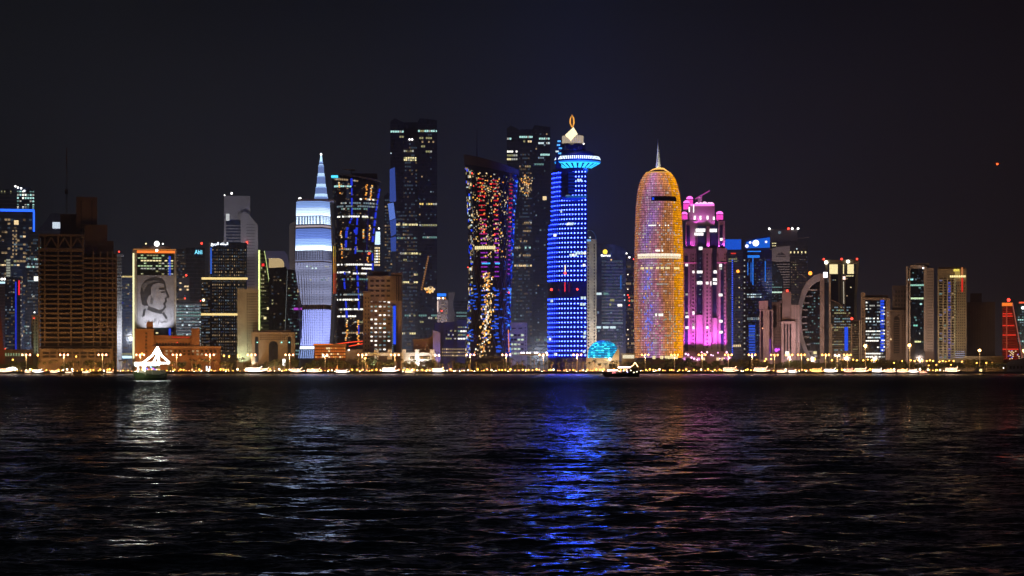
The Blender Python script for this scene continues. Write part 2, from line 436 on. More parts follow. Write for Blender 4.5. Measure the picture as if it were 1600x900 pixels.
t.block('tower_body', -20, 8, 440, B, 0, 25, wall((.30, .26, .36)))
t.slabs(-20, 8, 446, 556, 22, wall((.45, .40, .52)), .4, .5)
for x in (-2, 3, 7): t.light(x, 436, WL, 1.4, 0, 'roof_lamp')
t.strip('glow_strip', -8, 8, 440, 443, emis((.6, .9, 1), 1.0))
t.flood(2, 575, -40, (.75, .7, 1), 9000, 0, 490); t.done()
t = T('office_tower', 'slim dark tower with a vertical blue light line and a short red one', 'tower', 22, 2770)
t.block('tower_body', 8, 34, 433, B, 0, 25, DGB)
t.strip('neon_line', 23.5, 26, 440, 552, emis((.02, .05, .9), .5)); t.strip('neon_line', 28.5, 31, 438, 461, emis((1, .02, .05), .9))
t.piers([33], 1.2, 433, 560, MAUVE); t.grid(31.5, 34.2, 440, 555, 1, 26, lambda i, j: WHITED if j % 2 == 0 else None, .5, .4, -1)
office(t, 8, 23, 436, 555, 5, 26, [COOLD, WARMD], .04, .05); pass
t.slabs(8, 34, 436, 556, 26, DARKC, .12, .3); t.done()
t = T('office_tower', 'narrow white-lit shaft with a glowing top between the far left towers', 'tower', 13, 2850)
t.block('tower_body', 9, 17, 405, B, 0, 14, wall((.35, .35, .33))); t.strip('glow_strip', 10, 16, 405, 440, emis((.9, .95, .75), .28)); t.slabs(9, 17, 408, 440, 8, DARKC, .3, .9); t.done()
t = T('office_tower', 'dark faceted glass tower with slanted left side and scattered teal office bands', 'tower', 52, 2830)
t.shape('tower_body', [(37, B), (66, B), (66, 362), (46, 362), (41, 400)], 0, 35, DG)
for y, a, b_ in ((388, 58, 64), (404, 41, 49), (405, 51, 60), (417, 40, 60), (435, 53, 61), (463, 50, 54), (510, 38, 46)):
    t.grid(a, b_, y-2, y+2, max(2, int((b_-a)/2.2)), 1, lambda i, j: RND.choice([TEAL, TEALD, WHITED]), .8, .7)
t.pane(53, 61, 432, 439, WHITE, -.6); office(t, 40, 66, 372, 555, 9, 34, [COOLD, TEALD], .02, .03, None, .12)
t.slabs(41, 66, 366, 556, 36, DARKC, .12, .3, slope=lambda y: (46-5*min(1, (y-362)/38), 66)); t.done()
t = T('office_building', 'narrow cream building floodlit pale green beside the unfinished tower', 'building', 54, 2700)
t.block('tower_body', 49, 59.5, 492, B, 0, 18, CREAM); t.grid(50, 59, 498, 552, 2, 11, lambda i, j: DG, .4, .5)
t.light(54, 488, WL, .9, 2, 'roof_lamp'); t.light(53, 497, REDL, .6, -1)
t.flood(54, 572, -26, (.85, 1, .7), 14000, 54, 510); t.done()
t = T('office_tower', 'distant tower with a sloping bluish roof and one white-lit square window', 'tower', 82, 3300)
t.shape('tower_body', [(58, B), (100, B), (100, 345), (92, 333), (80, 333), (66, 352), (58, 360)], 0, 40, glass((.04, .04, .07)))
t.block('lit_window', 82, 94, 347, 357, -1, 0, emis((.75, .88, 1), .75)); t.slabs(62, 100, 362, 556, 30, DARKC, .12, .4); t.done()
# low buildings at far left
t = T('low_building', 'low brown building with a row of small green-lit windows at the far left', 'building', 20, 2660)
t.block('wall', -30, 52, 548, B, 0, 30, BROWN); t.block('roof', -31, 53, 546, 548.5, -1, 31, wall((.34, .22, .14)))
t.grid(7, 40, 551, 557, 8, 1, lambda i, j: emis((.55, .75, .4), .35), .45, .8); t.done()
t = T('sculpture_pylon', 'dark red tapering curved pylon at the left edge of the picture', 'monument', 2, 2640)
t.shape('shaft', [(-4, B), (8, B), (6, 545), (2, 500), (0, 478), (-2, 500), (-4, 545)], 0, 8, wall((.25, .08, .07))); t.light(8, 545, REDL, .6, -1); t.done()

# ---- unfinished concrete tower
t = T('unfinished_tower', 'unfinished brown concrete tower with open floors and a braced truss near its top', 'tower', 122, 2640)
CB = wall((.24, .175, .135), .9, .3, .05); DK = wall((.035, .025, .02))
t.block('core', 64, 131, 372, B, 4, 60, DK); t.block('core', 131, 181, 396, B, 4, 60, DK)
t.slabs(60, 131, 391, 556, 22, CB, .34, 0, 0, 1, 'floor_slabs', d1=60)
t.slabs(131, 183, 402, 556, 20, CB, .34, 0, 0, 1, 'floor_slabs', d1=60)
t.piers([61, 70, 91, 111, 130], 2.4, 367, 583, CB, .3, name='columns'); t.piers([146, 157, 168, 176, 182], 2.2, 392, 583, CB, .3, name='columns')
mb = MB()
for k in range(3):
    xa = 70+k*20.5
    for (a, b_) in (((xa, 388), (xa+10, 371)), ((xa+10, 371), (xa+20, 388))):
        t.pris(mb, [(a[0]-1, a[1]), (a[0]+1.4, a[1]), (b_[0]+1.4, b_[1]), (b_[0]-1, b_[1])], -.4, .8)
t.bx(mb, 60, 132, 366, 369.5, -.5, 55); t.bx(mb, 60, 132, 388, 391, -.5, 2); mb.build('truss', CB, t.e)
mb = MB()
for k in range(2):
    xa = 151+k*12
    t.pris(mb, [(xa, 505), (xa+2, 505), (xa+12, 520), (xa+10, 520)], -.5, .8); t.pris(mb, [(xa+10, 505), (xa+12, 505), (xa+2, 520), (xa, 520)], -.5, .8)
t.bx(mb, 150, 176, 503, 505.5, -.5, 1); t.bx(mb, 150, 176, 520, 522, -.5, 1); mb.build('cross_bracing', CB, t.e)
LC = wall((.24, .165, .12), .9, .3, .05)
t.block('lift_core', 119, 152, 306, 372, 14, 42, LC); t.block('lift_core', 94, 119, 333, 372, 18, 42, LC); t.block('upper_floors', 132, 168, 350, 398, 10, 45, wall((.15, .10, .08)))
t.block('upper_floors', 150, 178, 375, 400, 12, 45, wall((.13, .09, .07)))
t.grid(123, 148, 312, 366, 3, 14, lambda i, j: DK if i != 1 else None, .3, .5, 13.6)
t.block('podium', 62, 176, 545, B, -14, 0, CB); t.grid(66, 172, 549, 560, 9, 2, lambda i, j: DK, .8, .6, -14.3)
for x in (98, 145, 172): t.flood(x, 582, -70, (1, .66, .42), 3500, x, 470, 90)
t.done()
t = T('tower_crane', 'thin brown tower crane mast standing on the roof of the unfinished tower', 'crane', 104, 2665, base=PZ(333, 2665))
mb = MB()
for dx in (-1, 1):
    for dd in (-.7, .7): mb.tube([t.p(104+dx, 333, dd), t.p(104+dx*.8, 236, dd)], .16, 4)
for k in range(24):
    y = 333-k*4; mb.tube([t.p(103, y, -.7), t.p(105, y-4, -.7)], .1, 4); mb.tube([t.p(105, y, -.7), t.p(103, y-4, -.7)], .1, 4)
mb.build('mast', LC, t.e); t.block('cab', 101.5, 106, 296, 303, -2, 1, LC); mb = MB(); mb.tube([t.p(104, 262, 0), t.p(104.3, 231, 0)], .5, 5); mb.build('jib', LC, t.e); t.done()

t = T('office_tower', 'slim white pillar building with a string of lit windows just right of the unfinished tower', 'tower', 184, 2790)
t.block('tower_body', 179, 190, 400, B, 0, 14, wall((.55, .52, .50))); t.block('roof', 178, 193, 397, 400, -2, 16, wall((.6, .6, .6)))
t.grid(179.5, 183, 404, 475, 1, 16, lambda i, j: BLUE if 5 < j < 9 else RND.choice([WARM, YEL, WHITE]), .8, .6); t.slabs(183, 191, 404, 556, 30, wall((.4, .4, .4)), .4, .5)
t.light(186, 393, REDL, 1.0, 3); t.flood(187, 575, -26, (1, .9, .85), 15000, 186, 470); t.done()
t = T('office_tower', 'dark blue block with a gold line along its roof behind the banner tower', 'tower', 198, 2900)
t.block('tower_body', 189, 208, 433, B, 0, 25, DGB); t.strip('glow_strip', 190, 207, 431, 433.5, emis((1, .75, .3), .5)); office(t, 190, 208, 438, 560, 6, 26, [WARMD, YELD, BLUED], .05, .1)
t.strip('lit_sign', 191, 206, 556, 560, emis((.6, .9, 1), 1.2)); t.slabs(189, 208, 438, 556, 26, DARKC, .12, .3); t.done()

# ---- banner tower
t = T('banner_tower', 'glass tower with an orange roof line and a huge grey portrait banner on its front', 'tower', 241, 2700)
SW = wall((.55, .5, .42)); t.block('tower_body', 213.5, 273, 391, B, .5, 34, DGG)
t.block('side_wall', 207, 214, 390, B, -.6, 34, SW); t.block('side_wall', 272, 275.5, 390, B, -.6, 34, SW)
t.strip('neon_line', 208, 275, 389, 390.5, emis((1, .4, .1), .35)); t.strip('neon_line', 214, 273, 391.5, 395.5, emis((1, .20, .03), 1.1), -1.2)
t.block('roof_house', 222, 266, 384, 390, 6, 26, wall((.2, .16, .15)))
t.strip('glow_strip', 207.3, 209.9, 396, 560, emis((1, .95, .50), 1.1), -1.2, .5)  # floodlit edge of the side wall put into a glowing strip
mb = MB(); mb.tube([t.p(245, 381, -1.5), t.p(245, 381, -.2)], 3.2, 16); mb.build('round_logo', emis((1, 1, .97), 2.0), t.e)
t.light(245, 391.5, WL, 1.6, -2, 'roof_lamp'); t.light(228, 380.5, emis((1, .8, .4), 2), .9, 4, 'roof_lamp'); t.light(254.5, 380.5, WL, .9, 4, 'roof_lamp')
t.grid(215, 271, 397, 430, 12, 8, rows_rule(.25, [YELD, YEL, WHITED, emis((.7, .95, .5), .5)], .55, [YELD], .3), .85, .5, 0)
t.grid(215, 271, 514, 560, 12, 11, rows_rule(.1, [YEL, YELD, TEALD], .25, [WARMX], .2), .85, .5, 0)
t.strip('neon_line', 263.5, 267, 400, 430, emis((.02, .08, .9), .6), 0); t.strip('neon_line', 263.5, 267, 513, 540, emis((.02, .08, .9), .6), 0)
BN = wall((.46, .455, .49), .9, .22, .12)
bn = t.block('banner', 214.5, 272, 430, 512, -1.0, -.6, BN)
INK = wall((.085, .085, .09), .9, .5, .5); INK2 = wall((.26, .26, .27), .9, .4, .5)
def ink(name, pts, m, dp):
    mb = MB(); t.pris(mb, pts, dp, dp+.05); o = mb.build(name, m, bn); return o
# a plain generic man's profile looking right, as flat print on the cloth
ink('print', [(221, 470), (219, 458), (221, 446), (227, 438), (235, 434), (244, 433), (253, 435), (258, 440), (257, 444), (248, 442), (240, 444), (236, 449), (236, 460), (232, 463), (229, 470), (232, 478), (226, 478), (222, 476)], INK, -1.08)
ink('print', [(248, 450), (256, 449), (259, 451), (256, 453), (249, 453)], INK, -1.08)
ink('print', [(251, 456), (257, 455), (258, 457), (252, 458)], INK, -1.08)
ink('print', [(258, 440), (260, 452), (265, 464), (260, 467), (261, 471), (258, 475), (260, 480), (254, 487), (246, 487), (236, 480), (232, 478), (240, 481), (248, 484), (254, 483), (257, 479), (255, 475), (258, 470), (257, 466), (261, 463), (257, 453), (256, 444)], INK, -1.08)
ink('print', [(232, 478), (242, 484), (254, 487), (252, 491), (240, 488), (230, 484)], INK, -1.08)
ink('print', [(236, 462), (240, 468), (238, 476), (234, 474)], INK2, -1.07)
ink('print', [(221, 446), (229, 440), (240, 438), (252, 439), (240, 441), (230, 445), (224, 456)], INK2, -1.10)
ink('print', [(228, 482), (226, 494), (222, 496), (224, 484)], INK, -1.07); ink('print', [(256, 487), (262, 497), (259, 499), (253, 490)], INK, -1.07)
AR = "\uFEAA\uFEA0\uFEE4\uFEDF\uFE8D \uFEE2\uFEF4\uFEE4\uFE97"
t.text('lettering', AR, 226, 507, 9, INK, -1.1, 36)
t.flood(232, 522, -20, (.93, .93, 1), 30000, 240, 462, 110); t.flood(256, 522, -20, (.93, .93, 1), 30000, 248, 462, 110); t.flood(209, 572, -12, (1, .82, .42), 20000, 210, 480, 60); t.done()

# ---- low brown complex in front of it
t = T('hotel_building', 'low stepped terracotta building with a square stair block below the banner tower', 'building', 262, 2640)
TR = wall((.42, .20, .10), .85, .2, .1)
mb = MB(); t.bx(mb, 211, 240, 515, B, 0, 30); t.bx(mb, 229, 239, 503, 516, 2, 20); t.bx(mb, 240, 300, 524, B, 4, 34); t.bx(mb, 299, 312, 513, B, 2, 26); t.bx(mb, 312, 345, 541, B, 4, 30); mb.build('wall', TR, t.e)
mb = MB(); t.bx(mb, 240, 312, 530, 532, 2.5, 6); t.bx(mb, 236, 346, 541, 543.5, -2, 6); t.bx(mb, 210, 241, 514, 516, -1, 30); mb.build('cornice', wall((.5, .27, .15)), t.e)
t.grid(226, 231, 518, 552, 1, 6, lambda i, j: DK, .6, .45); t.grid(243, 298, 535, 539, 12, 1, lambda i, j: DK, .6, .8, 3.6)
t.strip('neon_line', 268, 296, 526, 528, emis((1, .05, .02), .35), 3.5); t.light(277, 535, REDL, .5, 0)
t.grid(243, 340, 546, 556, 14, 2, lambda i, j: DK if RND.random() < .7 else WARMD, .5, .6)
for x in (225, 262, 300, 335): t.flood(x, 584, -55, (1, .55, .22), 5200, x, 535, 90)
t.done()
t = T('office_tower', 'thin dark distant tower left of the cyan-signed navy tower', 'tower', 283, 3400)
t.block('tower_body', 275, 292, 389, B, 0, 30, glass((.03, .03, .034))); office(t, 276, 291, 392, 470, 5, 18, [WARMD], 0, .03); t.slabs(275, 292, 392, 556, 30, DARKC, .12, .3); t.done()
t = T('office_tower', 'plain navy tower with a small cyan rooftop sign and red beacon', 'tower', 304, 3200)
t.block('tower_body', 290, 320, 387, B, 0, 40, glass((.008, .014, .035))); t.text('lettering', 'Ahli', 304, 397, 6.5, emis((.2, .75, 1), 1.4), -.8, 12); t.light(315, 380, REDL, 1.6, 4); t.slabs(290, 320, 392, 556, 28, DARKC, .12, .3); t.done()
t = T('office_tower', 'small pale grey tower with a red beacon below the cyan-signed navy tower', 'tower', 287, 3050)
t.block('tower_body', 279, 296, 434, B, 0, 24, wall((.2, .19, .2))); t.light(291, 430, REDL, 1.4, 2); office(t, 280, 295, 440, 480, 4, 8, [WARM], 0, .12); t.slabs(279, 296, 438, 556, 22, DARKC, .12, .3); t.done()
t = T('office_block', 'broad grey glass block with teal-lit floors left of the gold-banded dark tower', 'building', 294, 2900)
t.block('tower_body', 272, 316, 473, B, 0, 30, glass((.05, .06, .07))); t.block('roof', 280, 312, 470, 473, 4, 26, GREYW)
office(t, 273, 315, 476, 535, 12, 12, [TEALD, COOL, COOLD, TEALD], .35, .12, [COOLD, COOLX], .3); t.light(289, 466, REDL, 1, 4); t.light(314, 470, REDL, 1, 4); t.slabs(272, 316, 476, 556, 16, GREYW, .2, .4); t.done()

# ---- tower with shouldered grey crown, then the gold banded tower
t = T('office_tower', 'tall pale grey tower with square blank head and sloping right shoulder', 'tower', 376, 3080)
GW = wall((.40, .39, .41), .85, .12, .05)
t.block('head', 350, 391, 306, 345, 2, 34, GW); t.shape('shoulder', [(376, B), (403, B), (403, 352), (390, 336), (382, 330), (376, 334)], -3, 26, GW)
t.block('tower_body', 350, 378, 345, B, 0, 34, DGB); t.block('side_wall', 350, 353, 340, B, -1, 34, GW)
t.strip('lit_panel', 353, 358.5, 334, 350, emis((.85, .88, .9), .55), 1.5); t.slabs(352, 378, 352, 376, 5, GW, .3, .6); t.slabs(379, 402, 350, 556, 44, wall((.2, .2, .22)), .35, .2, -3, slope=lambda y: (385, 398))
t.light(362, 302, WL, 1.5, 4, 'roof_lamp'); t.light(351, 305, WL, .9, 4, 'roof_lamp'); t.light(386, 379, REDL, 1.5, -5); t.strip('neon_line', 378, 386, 430, 450, emis((.02, .05, .9), .35), -3.7)
t.flood(366, 420, -90, (.9, .88, 1), 60000, 376, 345, 60); t.done()
t = T('office_tower', 'dark glass tower crossed by two gold light bands with a white rooftop sign', 'tower', 350, 2760)
t.block('tower_body', 328, 386, 379, B, 0, 34, DGB); t.block('tower_wing', 314, 328, 432, B, 2, 34, DG); t.block('side_wall', 326.5, 329, 379, 433, -.7, 20, GREYW)
t.strip('glow_strip', 315, 387, 433.5, 437, emis((1, .72, .28), .95), -1); t.strip('glow_strip', 314, 372, 489.5, 493, emis((1, .72, .28), .95), -1)
t.text('lettering', "\uFECA\uFEF4\uFE91\uFEAE\uFEDF\uFE8D \uFEDA\uFEE8\uFE92\uFEDF\uFE8D", 329.5, 385, 6.5, emis((.9, .95, 1), 2.2), -1, 27)
t.strip('neon_line', 328.5, 331, 387, 428, emis((.05, .2, 1), .5), -.8); t.light(318, 469, emis((1, .85, .5), 2.5), 1.7, -1, 'wall_lamp')
office(t, 331, 385, 388, 556, 16, 34, [WARMD, COOLD, WARMD], .03, .14, [COOLX, WARMX, COOLX], .35, -.3, .45, .45); office(t, 315, 328, 440, 556, 4, 24, [COOLD, WARMD], .08, .1, None, .3, 1.6)
t.piers([340, 350, 360, 370, 380], .8, 380, 560, DARKC, .5); t.slabs(315, 386, 395, 556, 36, DARKC, .1, .2); t.done()
t = T('office_building', 'cream building with ribbed front floodlit greenish white from its foot', 'building', 387, 2680)
t.block('wall', 371, 404, 452, B, 0, 26, wall((.6, .57, .48))); t.piers([372, 375, 378, 381], 1.4, 450, 560, wall((.66, .63, .55)), 1.2)
t.grid(385, 403, 457, 556, 6, 24, lambda i, j: glass((.03, .03, .03)), .5, .55); mb = MB()
for k in range(6): t.pris(mb, [(386+k*3, 452), (388.4+k*3, 452), (387.2+k*3, 446)], 0, 2)
mb.build('parapet', wall((.6, .57, .48)), t.e)
t.flood(378, 574, -13, (.85, 1, .6), 26000, 378, 520, 100); t.flood(392, 575, -30, (.95, .95, .75), 12000, 392, 490, 90); t.done()

# ---- sail-edged green-lined building
t = T('sail_building', 'slatted triangular glass building edged by yellow-green light lines', 'building', 418, 2750)
sl = lambda y: (405, 413+21*((y-392)/165.)**.85 if y > 392 else 413)
ys = [392+i*11 for i in range(16)]
t.shape('tower_body', [(405, B), (434, B)]+[(sl(y)[1], y) for y in reversed(ys)]+[(405, 391)], 0, 28, glass((.02, .028, .02)))
t.slabs(405, 434, 396, 556, 26, wall((.22, .24, .16)), .4, .6, slope=sl)
t.strip('neon_line', 403.6, 406.2, 391, 517, emis((.85, 1, .35), 1.3), -1.6); t.flood(418, 574, -40, (.9, 1, .45), 16000, 418, 480, 70); t.curve_strip('neon_line', [(sl(y)[1], y, -1.2) for y in ys[:12]], .38, emis((.7, .85, .3), .8))
for x, y in ((419, 482), (425, 484), (414, 497), (426, 497), (411, 414)): t.pane(x-2, x+2, y-2, y+2, YEL if y > 420 else RED, -.7)
office(t, 407, 416, 410, 550, 3, 24, [YELD], .04, .08, [YELD], .1); t.done()
t = T('arch_building', 'grey violet building with a wide rounded opening at its top lit yellow inside', 'building', 434, 2900)
LV = wall((.24, .23, .36)); mb = MB()
t.pris(mb, [(413, 392), (444, 392), (449, 398), (453, 420), (453, 425), (444, 425), (444, 410), (441, 405), (436, 403), (413, 403)], 0, 26); t.bx(mb, 413, 453, 425, 583, 0, 26); mb.build('wall', LV, t.e)
t.block('lit_panel', 420, 444.5, 403, 418, 8, 9, emis((1, .72, .35), .42)); t.flood(438, 500, -110, (.6, .6, 1), 12000, 434, 405, 50); t.done()
t = T('office_block', 'dark green glass block in two heights with a purple lit strip', 'building', 448, 2740)
mb = MB(); t.pris(mb, [(420, B), (447, B), (449, 423), (447, 417), (420, 419)], 0, 30); mb.build('tower_body', glass((.016, .022, .02)), t.e)
t.shape('tower_wing', [(444, B), (477, B), (478, 423), (449, 421)], -4, 26, glass((.014, .022, .022)))
t.grid(450, 476, 426, 556, 9, 24, rows_rule(.1, [TEALD, emis((.4, .6, .3), .3), YELD], .2, [TEALD, COOLX], .25), .8, .45, -4.3); t.grid(424, 446, 430, 556, 7, 24, rows_rule(.03, [YELD], .02, [WARMX, COOLX], .2), .8, .4, -.3)
t.strip('neon_line', 459, 473, 481, 484.5, emis((.7, .08, .9), .55), -5); t.pane(465, 469, 452, 457, WARM, -4.6); t.slabs(449, 477, 428, 556, 24, DARKC, .15, .4, -4, 1); t.curve_strip('glow_strip', [(449, 423, -4.6), (444, 555, -4.6)], .2, emis((.7, .8, .8), .2)); t.done()
t = T('arcaded_building', 'low beige building with tall arched niches and teal lamps', 'building', 427, 2660)
BG = wall((.48, .40, .33)); t.block('wall', 393, 461, 519, B, 0, 26, BG); t.block('roof', 398, 455, 516, 519, 4, 20, BG)
def arch(x, w, y0, y1, dp=-.4, n=7): return [(x-w/2, y1), (x+w/2, y1)]+[(x+w/2*cos(pi*k/n), y0+w/2-w/2*sin(pi*k/n)) for k in range(n+1)]
for x, w, y0 in ((401, 5, 526), (427, 14, 533), (452, 5, 526)):
    mb = MB(); t.pris(mb, arch(x, w, y0, 566), -.5, 0); mb.build('arched_niche', glass((.03, .04, .06)), t.e)
for x in (402, 440, 452): t.light(x, 535, emis((.3, 1, .85), 1.6), .8, -1.4, 'wall_lamp')
t.grid(406, 450, 522, 532, 13, 3, lambda i, j: DK, .5, .5)
t.flood(427, 578, -60, (1, .85, .75), 9000, 427, 540, 90); t.done()
t = T('office_tower', 'grey louvred tower partly hidden behind the white-blue spired tower', 'tower', 460, 3250)
t.shape('tower_body', [(452, B), (470, B), (470, 342), (452, 350)], 0, 24, wall((.24, .23, .25))); t.slabs(457, 470, 352, 460, 26, DARKC, .45, .5); t.flood(458, 430, -110, (.9, .9, 1), 14000, 460, 390, 50); t.done()

# ---- white-blue floodlit spired tower
t = T('spired_tower', 'floodlit white-blue tower with banded flaring body and stepped pointed spire', 'tower', 493, 2700)
prof = [(312, 491, 25), (350, 491.5, 26.3), (391, 492, 27.3), (420, 492, 27.5), (450, 494, 25), (480, 496.5, 21.5), (510, 496, 21), (535, 494, 21.5), (558, 492, 23), (B, 492, 23)]
def sq(k, n=12): return k
class Sq(Round):
    """rounded square skin turned a little so that a corner shows"""
    def pt(s, ang, py, out=0.0):
        c, h = s.cw(py); a = radians(ang)
        R = h/(max(abs(cos(a+.42)), abs(sin(a+.42)))**.82)*.93
        return s.t.p(c+(R+out/s.t.mx)*sin(a)*.96, py, s.dc-(R*s.t.mx+out)*cos(a))
r = Sq(t, prof, 1, 48)
r.body('tower_body', wall((.34, .36, .42)), True, pys=[312, 330, 350, 370, 391, 405, 420, 435, 450, 465, 480, 495, 510, 522, 535, 547, 558, B])
def wash_band(y0, y1, f, n=None):  # uplight wash put into emissive strips, graded storey by storey
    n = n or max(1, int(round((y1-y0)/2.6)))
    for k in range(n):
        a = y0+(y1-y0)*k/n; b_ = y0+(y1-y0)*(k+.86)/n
        col, s_ = f((k+.5)/n); r.band('glow_band', a, b_, emis(col, round(s_*1.45, 2)), -88, 88, 30, .5)
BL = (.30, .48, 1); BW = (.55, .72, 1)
wash_band(314, 337, lambda k: (BL if k < .45 else BW, .45+1.0*k**2))
wash_band(338, 350, lambda k: (BW, .9+.5*k)); wash_band(352, 355, lambda k: ((.8, .65, .7), .3), 1)
wash_band(357, 391, lambda k: ((.16, .27, .8) if k < .5 else (BL if k < .8 else (.7, .85, 1)), (.42+.5*k+1.2*k**8)))
wash_band(392, 408, lambda k: ((.38, .42, .7), .30)); wash_band(410, 476, lambda k: ((.42, .45, .72), .34+.06*sin(k*20)))
wash_band(483, 540, lambda k: ((.36, .42, 1), .62+.35*k)); wash_band(541, 546, lambda k: ((.7, .82, 1), 1.3), 1); wash_band(547, 560, lambda k: ((.35, .5, 1), .5))
def finset(y0, y1, mat, n=26, wa=1.6, out=1.0):
    mb = MB()
    for k in range(n):
        a = -86+172*(k+.5)/n
        mb.quad(r.pt(a-wa/2, y1, out), r.pt(a+wa/2, y1, out), r.pt(a+wa/2, y0, out), r.pt(a-wa/2, y0, out))
        mb.quad(r.pt(a+wa/2, y1, out), r.pt(a+wa/2, y1, 0), r.pt(a+wa/2, y0, 0), r.pt(a+wa/2, y0, out))
    mb.build('fins', mat, t.e)
finset(338, 350, wall((.05, .06, .1)), 16, 3.4); finset(392, 406, wall((.08, .08, .14)), 30, 1.6); finset(477, 484, wall((.06, .06, .1)), 26, 3); finset(547, 560, wall((.1, .1, .2)), 20, 2.5)
finset(410, 540, wall((.12, .13, .2)), 18, .6, .8)
for k in range(14):
    a = RND.uniform(-30, 60); y = RND.choice([415, 418, 433, 436, 436]); r.pane(a, 6, y, y+2.4, RND.choice([COOL, COOLD, WHITED]), 1.2)
t.block('roof', 466.5, 522, 311, 314, -2, 40, wall((.35, .36, .5)))
t.light(468.5, 310, WL, 1.8, 8, 'roof_lamp')
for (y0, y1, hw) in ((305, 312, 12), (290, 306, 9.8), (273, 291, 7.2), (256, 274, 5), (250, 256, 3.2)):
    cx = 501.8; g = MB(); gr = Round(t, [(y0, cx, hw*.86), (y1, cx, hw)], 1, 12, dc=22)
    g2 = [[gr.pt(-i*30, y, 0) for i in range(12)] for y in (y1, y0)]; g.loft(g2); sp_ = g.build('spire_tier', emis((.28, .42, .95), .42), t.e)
    g = MB(); gr.ring(g, y1-(y1-y0)*.32, y1-.8, -90, 90, 12, .3); g.build('glow_band', emis((.5, .72, 1), 1.0), sp_)
    g = MB(); gr.ring(g, y0+.4, y0+1.6, -90, 90, 12, .3); g.build('glow_band', emis((.35, .55, 1), .8), sp_)
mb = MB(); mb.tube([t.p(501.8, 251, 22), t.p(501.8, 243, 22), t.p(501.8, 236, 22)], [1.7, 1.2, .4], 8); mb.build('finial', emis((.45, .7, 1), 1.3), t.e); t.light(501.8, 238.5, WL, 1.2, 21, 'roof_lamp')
t.done()

# ---- dark flared tower
t = T('flared_tower', 'dark waisted tower with white-lit floors, slanting blue light lines and orange glints', 'tower', 556, 2760)
prof = [(272, 556, 38), (290, 556, 37.5), (330, 555, 34.5), (380, 554, 32), (430, 554, 31), (480, 554, 31.5), (535, 553, 34), (B, 553, 36)]
r = Round(t, prof, 1, 40, topfn=lambda x, y: y if y > 300 else y+(300-y)/28*(4+.17*(x-520)-8) )
r.body('tower_body', glass((.035, .032, .045), .15), True, pys=[272, 290, 300, 315, 330, 355, 380, 405, 430, 455, 480, 505, 535, B])
for y, a0, a1, m in ((281, -60, 10, WARMD), (291, -64, -5, TEAL), (322, -55, 90, COOLD), (311, 10, 60, WHITE), (317, -40, 80, COOLD), (326, -45, 35, TEALD), (338, -60, 40, WHITE), (339, 20, 60, YELD), (389, -50, 10, WARMD), (392, 0, 60, TEALD), (413, -60, 62, WHITE), (419, 20, 62, WHITE), (425, -60, -10, WHITE), (427, -5, 40, WHITE), (436, -40, 70, TEALD), (460, -70, 60, COOLD), (468, -60, 20, WHITE), (483, -50, 30, WHITE), (494, -55, 10, WHITE), (503, 0, 40, YELD), (520, -40, 30, WARMD)):
    n = int((a1-a0)/6)
    for k in range(n):
        if RND.random() < .78: r.pane(a0+(k+.5)*6, 5, y-1.3, y+1.3, m if RND.random() < .8 else WHITED)
for k in range(300):
    r.pane(RND.uniform(-75, 75), 4.5, *(lambda y: (y, y+1.6))(RND.uniform(285, 540)), RND.choice([WARMX, COOLX, WARMX, COOLX, WARMD]), .45)
for pts in ([(-10, 278), (-8, 340), (-22, 360), (-28, 420), (-30, 440), (-20, 500), (-18, 540)], [(6, 340), (2, 400), (8, 430), (12, 470), (12, 545)], [(78, 290), (66, 330), (58, 380), (62, 440)], [(-8, 345), (6, 372)]):
    mb = MB(); q_ = []
    for (a, b_) in zip(pts, pts[1:]): q_ += [r.pt(a[0]+(b_[0]-a[0])*k/4, a[1]+(b_[1]-a[1])*k/4, .9) for k in range(4)]
    for k in range(0, len(q_)-1):
        if RND.random() < .72: mb.tube([q_[k], tuple(np.array(q_[k])*.25+np.array(q_[k+1])*.75)], RND.uniform(.7, 1.5), 5)
    mb.build('neon_line', emis((.02, .05, .95), .6), t.e)
for a, y0, y1 in ((26, 285, 312), (40, 285, 312), (-42, 285, 305), (44, 348, 376), (24, 355, 375), (-40, 360, 372), (-38, 380, 405), (40, 395, 410), (-20, 500, 535), (10, 500, 540)):
    for k in range(int((y1-y0)/3)):
        if RND.random() < .85: r.pane(a+RND.uniform(-2, 2), 4.5, y0+k*3, y0+k*3+2.2, RND.choice([AMBER, ORANGE, WARM, ORANGE]), .6)
r.band('glow_band', 275.5, 279, emis((.08, .7, 1), 1.2), -80, -45, 6, 1.2)
for seg in ((383, 400, (1, .65, .05)), (400, 425, (1, .4, .03)), (425, 458, (1, .12, .02))):
    r.band('neon_line', seg[0], seg[1], emis(seg[2], .85), -88, -76, 2, 1.4)
t.light(577, 396, REDL, 1.2, -2); t.light(580, 271, COOL, .9, 20, 'roof_lamp'); mb = MB()
r.ring(mb, 272, 275, -90, 90, 24, .8); mb.build('parapet', wall((.2, .17, .16)), t.e); t.block('roof_house', 550, 590, 269, 280, 16, 40, wall((.12, .09, .08))); t.done()
t = T('tower_crane', 'small orange-lit crane with a short jib on the roof of the dark flared tower', 'crane', 549, 2780, base=PZ(272, 2780))
mb = MB(); mb.tube([t.p(549, 272, 0), t.p(549, 264, 0)], .7, 4); mb.build('mast', STEEL, t.e)
mb = MB(); mb.tube([t.p(536, 264.2, 0), t.p(549, 266, 0), t.p(555, 265.5, 0)], [.4, .8, 1.2], 4); mb.build('jib', wall((.5, .3, .18)), t.e)
t.light(543, 265.5, emis((1, .5, .3), .5), .5, 0, 'lamp'); t.done()
t = T('office_tower', 'narrow dark tower with a bright white-blue screen near its middle behind the flared tower', 'tower', 598, 3000)
